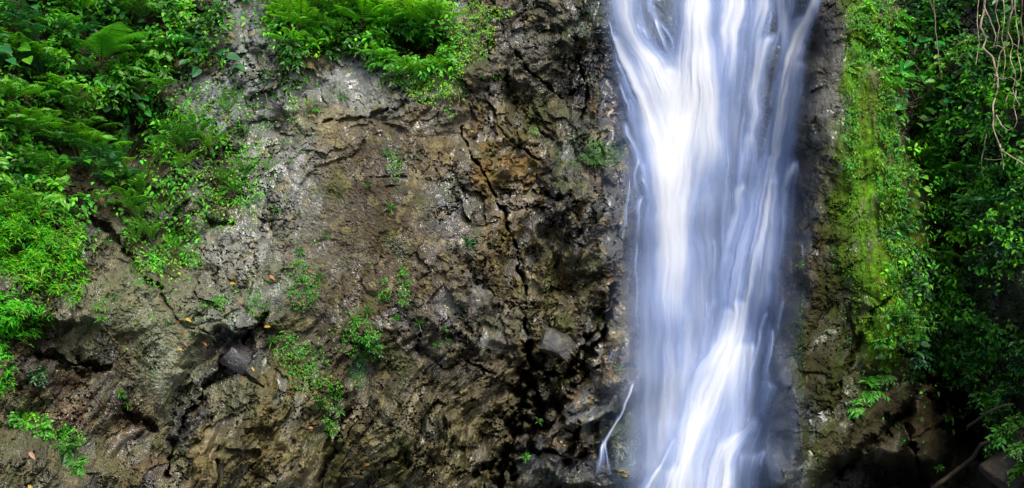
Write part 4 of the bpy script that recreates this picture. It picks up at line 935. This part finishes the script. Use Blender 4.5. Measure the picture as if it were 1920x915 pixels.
creeper(480,570,22,26,170,G1,"creeper patch over the black gully on the pale ledge"); creeper(410,568,18,16,110,G1,"small creeper patch on the pale ledge above the fallen leaves")
creeper(890,60,40,60,700,G2,"yellow-green creeper curtain at the end of the planted brow",L=.05); creeper(845,110,24,80,520,G2,"yellow-green creeper hanging down the end of the brow",L=.05)
creeper(800,165,40,34,380,G2,"yellow-green creeper hanging lowest under the brow",L=.05); creeper(930,25,30,12,160,G2,"thin creeper tip reaching onto dark rock past the brow",L=.045)
creeper(1122,292,30,24,420,[(.03,.16,.008),(.02,.11,.008),(.04,.2,.008)],"vivid green moss cushion on dark rock beside the fall",L=.03,h=.06); creeper(1156,290,10,26,130,[(.03,.15,.008),(.02,.1,.008)],"narrow strip of moss right beside the falling water",L=.03,h=.05)
creeper(930,145,10,6,40,G1,"speck of green creeper on the dark rock past the brow",L=.04)
creeper(1000,310,14,20,60,[(.03,.1,.008)],"faint mossy patch on the ochre rock by the black crack",L=.03,h=.03)
creeper(1820,660,60,40,520,[MID,FRS,DRK],"leafy creeper lit on the dark wall above the black cleft",L=.06); creeper(1870,770,40,40,420,[FRS,MID],"lit creeper above the earth bank",L=.06); creeper(1760,650,34,40,300,[MID,DRK,FRS],"dim creeper hanging over the top of the black cleft",L=.055)
creeper(120,820,40,26,320,[MID,FRS],"creeper hanging under the rusty earth hollow"); creeper(60,790,34,16,220,[FRS,LIME],"bright creeper along the lip of the lowest rock ledge")

# ------------------------------------------------------------------ hanging roots and vines on the overhung wall
def vine(pts, r0, r1, label, m=M_ROOT, off=-.55, twigs=(), cat="vine", name="hanging_vine"):
    lv = Leaves()
    def path(pts):
        P = np.array(pts, float); k = max(12, int(np.hypot(*(P[1:]-P[:-1]).T).sum()/7)); s = np.r_[0, np.cumsum(np.hypot(*(P[1:]-P[:-1]).T))]; t = np.linspace(0, s[-1], k)
        x = np.interp(t, s, P[:, 0]) + 1.6*fbm(t/22, t*0+P[0, 0], 970, 3); y = np.interp(t, s, P[:, 1])
        d = np.array([front_at(a, b, 24) for a, b in zip(x, y)]); kk = np.ones(7)/7; d = np.convolve(np.pad(d, 3, mode='edge'), kk, 'valid')
        return to_world(x, y, d + off + .10*fbm(t/40, t*0+3, 975, 2))
    lv.tube(path(pts), r0, r1, m=0, sides=6)
    for t in twigs: lv.tube(path(t), r0*.6, r1*.6, m=0, sides=5)
    o = link(name, lv.mesh(name, [m], True)); tag(o, label, cat, "bare roots and vines hanging on the dark wall")
vine([(1848,-20),(1845,20),(1838,50),(1850,75),(1842,90),(1860,105),(1868,130),(1872,160),(1862,200),(1862,240),(1870,262),(1878,282),(1920,308)], .022, .010, "longest bare root looping down the dark wall, forked at its tip", twigs=([(1876,270),(1880,300),(1882,318)],))
vine([(1845,10),(1858,40),(1868,70),(1862,90)], .012, .008, "short twisted root beside the top of the longest bare root")
vine([(1896,-20),(1898,20),(1890,50),(1888,80),(1875,100),(1868,140),(1862,165)], .018, .010, "pale root slanting inward to cross the longest bare root")
vine([(1902,0),(1905,40),(1910,70),(1908,100),(1915,130),(1912,150),(1898,165),(1888,180),(1886,190)], .012, .006, "thin root curling back at its end near the wall edge", twigs=([(1898,165),(1905,185),(1912,198)],))
vine([(1868,215),(1878,235),(1890,245),(1900,240)], .012, .006, "small hooked root end springing from the longest root")
vine([(1748,-20),(1752,25),(1754,50),(1758,90),(1762,130),(1766,150)], .012, .008, "thin brown root hanging straight above the big leaved plants", M_ROOTD, -.6, twigs=([(1744,0),(1750,20)],))
vine([(1720,218),(1735,227),(1755,222),(1768,214)], .010, .006, "fine sagging stem under the big leaved plants", M_ROOTD, -.6)
vine([(1850,250),(1846,270),(1842,290),(1840,325)], .011, .006, "short thin root dangling straight beneath the root tangle", twigs=([(1846,298),(1865,300),(1880,298)],))
vine([(1890,60),(1900,85),(1893,110),(1905,140),(1900,165)], .010, .006, "wavy root in the tangle between the two palest roots")
vine([(1918,-10),(1914,40),(1920,80),(1922,140)], .012, .010, "root hanging at the very edge of the tangle", M_ROOTD)
for pts, lb in (([(1880,-10),(1884,30),(1878,70),(1886,110),(1880,150)], "fine pale root in the tangle hanging beside the inward-slanting one"), ([(1856,90),(1870,85),(1884,92),(1898,80),(1910,88)], "fine root crossing the tangle sideways near its top"),
                ([(1864,140),(1880,150),(1896,144),(1912,160)], "fine root crossing the tangle sideways at mid height"), ([(1905,170),(1900,200),(1908,225),(1902,240)], "fine forked root end below the curled thin root"), ([(1835,-10),(1832,40),(1836,80),(1830,120)], "fine brown root hanging straight before the longest bare root"),
                ([(1872,-10),(1866,20),(1874,50),(1868,90)], "fine pale root between the two palest roots at their tops")):
    vine(pts, .010, .005, lb)
vine([(1815,800),(1850,775),(1880,760),(1900,758)], .03, .02, "thick brown root creeping over rock above the earth bank", M_ROOTD, -.08, name="creeping_root", cat="root")
vine([(1750,915),(1790,885),(1825,858),(1838,835),(1860,825)], .05, .03, "thick bent root running down beside the black cleft", M_ROOTD, -.10, name="creeping_root", cat="root")
vine([(735,470-230),(737,460-230)], .004, .003, "dry straw stem fallen on rock under the brow", M_ROOT, -.05, name="dry_stem", cat="stem") if False else None
for pts, lb in (([(858,172),(862,185),(857,200),(855,215)], "dry straw stems hanging off dark rock below the creeper curtain"), ([(498,175),(502,190),(500,210)], "dry straw stem hanging over the foot of the grey stripe")):
    vine(pts, .006, .004, lb, plain_mat("straw", (.3, .25, .12)), -.08, name="dry_stem", cat="stem")

# ------------------------------------------------------------------ boulders wedged in the face
def boulder(px, py, rx, ry, depth, c, rough_, label, rot=0, seed=1, push=0.0, planes=30, lump=1.0):
    n = 72; V = []; F = []
    u = np.linspace(-1, 1, n); a, b = np.meshgrid(u, u)
    for ax in range(3):
        for s in (-1, 1):
            p = np.zeros((n, n, 3)); p[..., ax] = s; p[..., (ax+1) % 3] = a if s > 0 else -a; p[..., (ax+2) % 3] = b
            F.append(grid_quads(n, n) + len(V)*n*n); V.append(p.reshape(-1, 3))
    V = np.concatenate(V); V = V/np.linalg.norm(V, axis=1, keepdims=True)*(.75+.25*np.linalg.norm(V, axis=1, keepdims=True)/1.73*1.2)
    r = np.random.default_rng(seed)
    for i in range(planes + (46 if planes > 8 else 12)):                                   # flat broken faces, then chips off the corners
        d = r.normal(0, 1, 3); d /= np.linalg.norm(d); h = (V@d).max()*(r.uniform(.58, .86) if i < planes else r.uniform(.86, .97))
        k = V@d - h; V = V - np.maximum(k, 0)[:, None]*d
    V = V*(1 + .16*lump*fbm(V[:, 0]*2.2+seed+V[:, 1], V[:, 2]*2.2-V[:, 1]*.7, 20+seed, 4)[:, None] + .07*lump*fbm(V[:, 0]*9+V[:, 1]*4, V[:, 2]*9+seed, 25+seed, 3)[:, None])
    c_, s_ = math.cos(rad(rot)), math.sin(rad(rot))
    x = V[:, 0]*rx/PPM; z = V[:, 2]*ry/PPM
    V = np.stack([x*c_+z*s_, V[:, 1]*depth, -x*s_+z*c_], 1)
    o = link("boulder", new_mesh("boulder", V, np.concatenate(F), smooth=False, mats=[rock_material("boulder_rock", False, c, rough_, .8)]))
    dep = float(np.median(depth_at(px+np.linspace(-rx, rx, 9)*.6, np.full(9, py)))) - push
    o.location = to_world(np.array([px], float), np.array([py], float), np.array([dep]))[0]
    tag(o, label, "boulder")
BLD = [(1042,646,38,36,.40,(.07,.068,.06),.3,"pale grey angular boulder jammed over the black fissure",10,3,-.16),
 (446,672,40,30,.35,(.030,.029,.034),.18,"glossy black wet boulder at the head of the dark gully",35,16,.0),
 (1895,878,70,46,.6,(.045,.032,.022),.7,"reddish earth bank in the lowest corner of the dark wall",-32,24,.3)]
for (px, py, rx, ry, dp, c, ro, lb, rot, sd, push) in BLD: boulder(px, py, rx, ry, dp, c, ro, lb, rot, sd, push, *((7, .12) if rx < 60 and py < 700 else (13, .4)))

# ------------------------------------------------------------------ fallen leaves
M_DRY = leaf_material("dry_leaf", .5)
def fallen(px, py, L, c, label, ang):
    lv = Leaves(); lv.add('oval', (0, 0, 0), (math.cos(ang), -.25, math.sin(ang)), (.1, -.8, .6), L, L*.5, .25)
    o = link("fallen_leaf", lv.mesh("fallen_leaf", [M_DRY])); o.color = (*c, 1)
    d = front_at(px, py, 3) - .03; o.location = to_world(np.array([px], float), np.array([py], float), np.array([d]))[0]
    tag(o, label, "leaf", "fallen leaves caught on the rock")
YL=(.55,.36,.03); OR=(.5,.18,.03); BR=(.28,.10,.03); PK=(.45,.22,.12)
for a in ((430,532,.13,YL,"yellow fallen leaf alone on grey rock above the ledge",.3),(347,597,.13,YL,"yellow fallen leaf uppermost on the pale ledge",-.2),(336,626,.12,BR,"red-brown fallen leaf in the middle of the leaf litter",.5),
 (332,654,.11,YL,"yellow fallen leaf lowest on the pale ledge",.1),(379,641,.11,OR,"orange fallen leaf out on the ledge beside the litter",-.4),(330,608,.12,BR,"brown fallen leaf under the uppermost yellow one",.9),(345,640,.10,BR,"dark brown fallen leaf beside the lowest yellow one",-.8),
 (456,657,.08,YL,"yellow fallen leaf stuck on the glossy black boulder",.2),(472,688,.09,YL,"yellow fallen leaf just under the glossy black boulder",-.9),(54,847,.15,PK,"pinkish fallen leaf on the lowest rock ledge",-.6),(52,910,.12,YL,"yellow fallen leaf at the very bottom of the lowest ledge",-.4),
 (495,613,.14,YL,"long yellow fallen leaf by the creeper over the gully",.3),(505,516,.13,OR,"red fallen leaf at the bottom of the pale grey rock",-.5),(578,510,.09,OR,"orange fallen leaf in the largest creeper patch",.4),(578,802,.10,OR,"orange fallen leaf on the ochre foot of the dome",.2),
 (686,873,.10,OR,"rusty fallen leaf in a crevice at the base of the dome",.7),(882,246,.08,YL,"amber fallen leaf at the top of the long crack",.1),(584,215,.10,OR,"orange fallen leaf on the grey rock under the brow",-.3),(318,82,.10,YL,"yellow dead leaf caught in the round-leaved vines",-.9),
 (1722,202,.14,YL,"yellow dead leaf hanging among the big leaved plants",-1.2),(1742,268,.14,YL,"long yellow dead leaf hanging under the big leaved plants",-1.4),(1793,165,.13,OR,"orange dead leaf right of the big leaved plants",.1),(1652,532,.10,PK,"pale pink dead leaf stuck to the mossy corner",.8)):
    fallen(*a)
for pr in PROTO.values():                                            # makes that were never placed
    for o in pr:
        if o.name not in used_proto:
            for ch in list(o.children): bpy.data.objects.remove(ch)
            bpy.data.objects.remove(o)
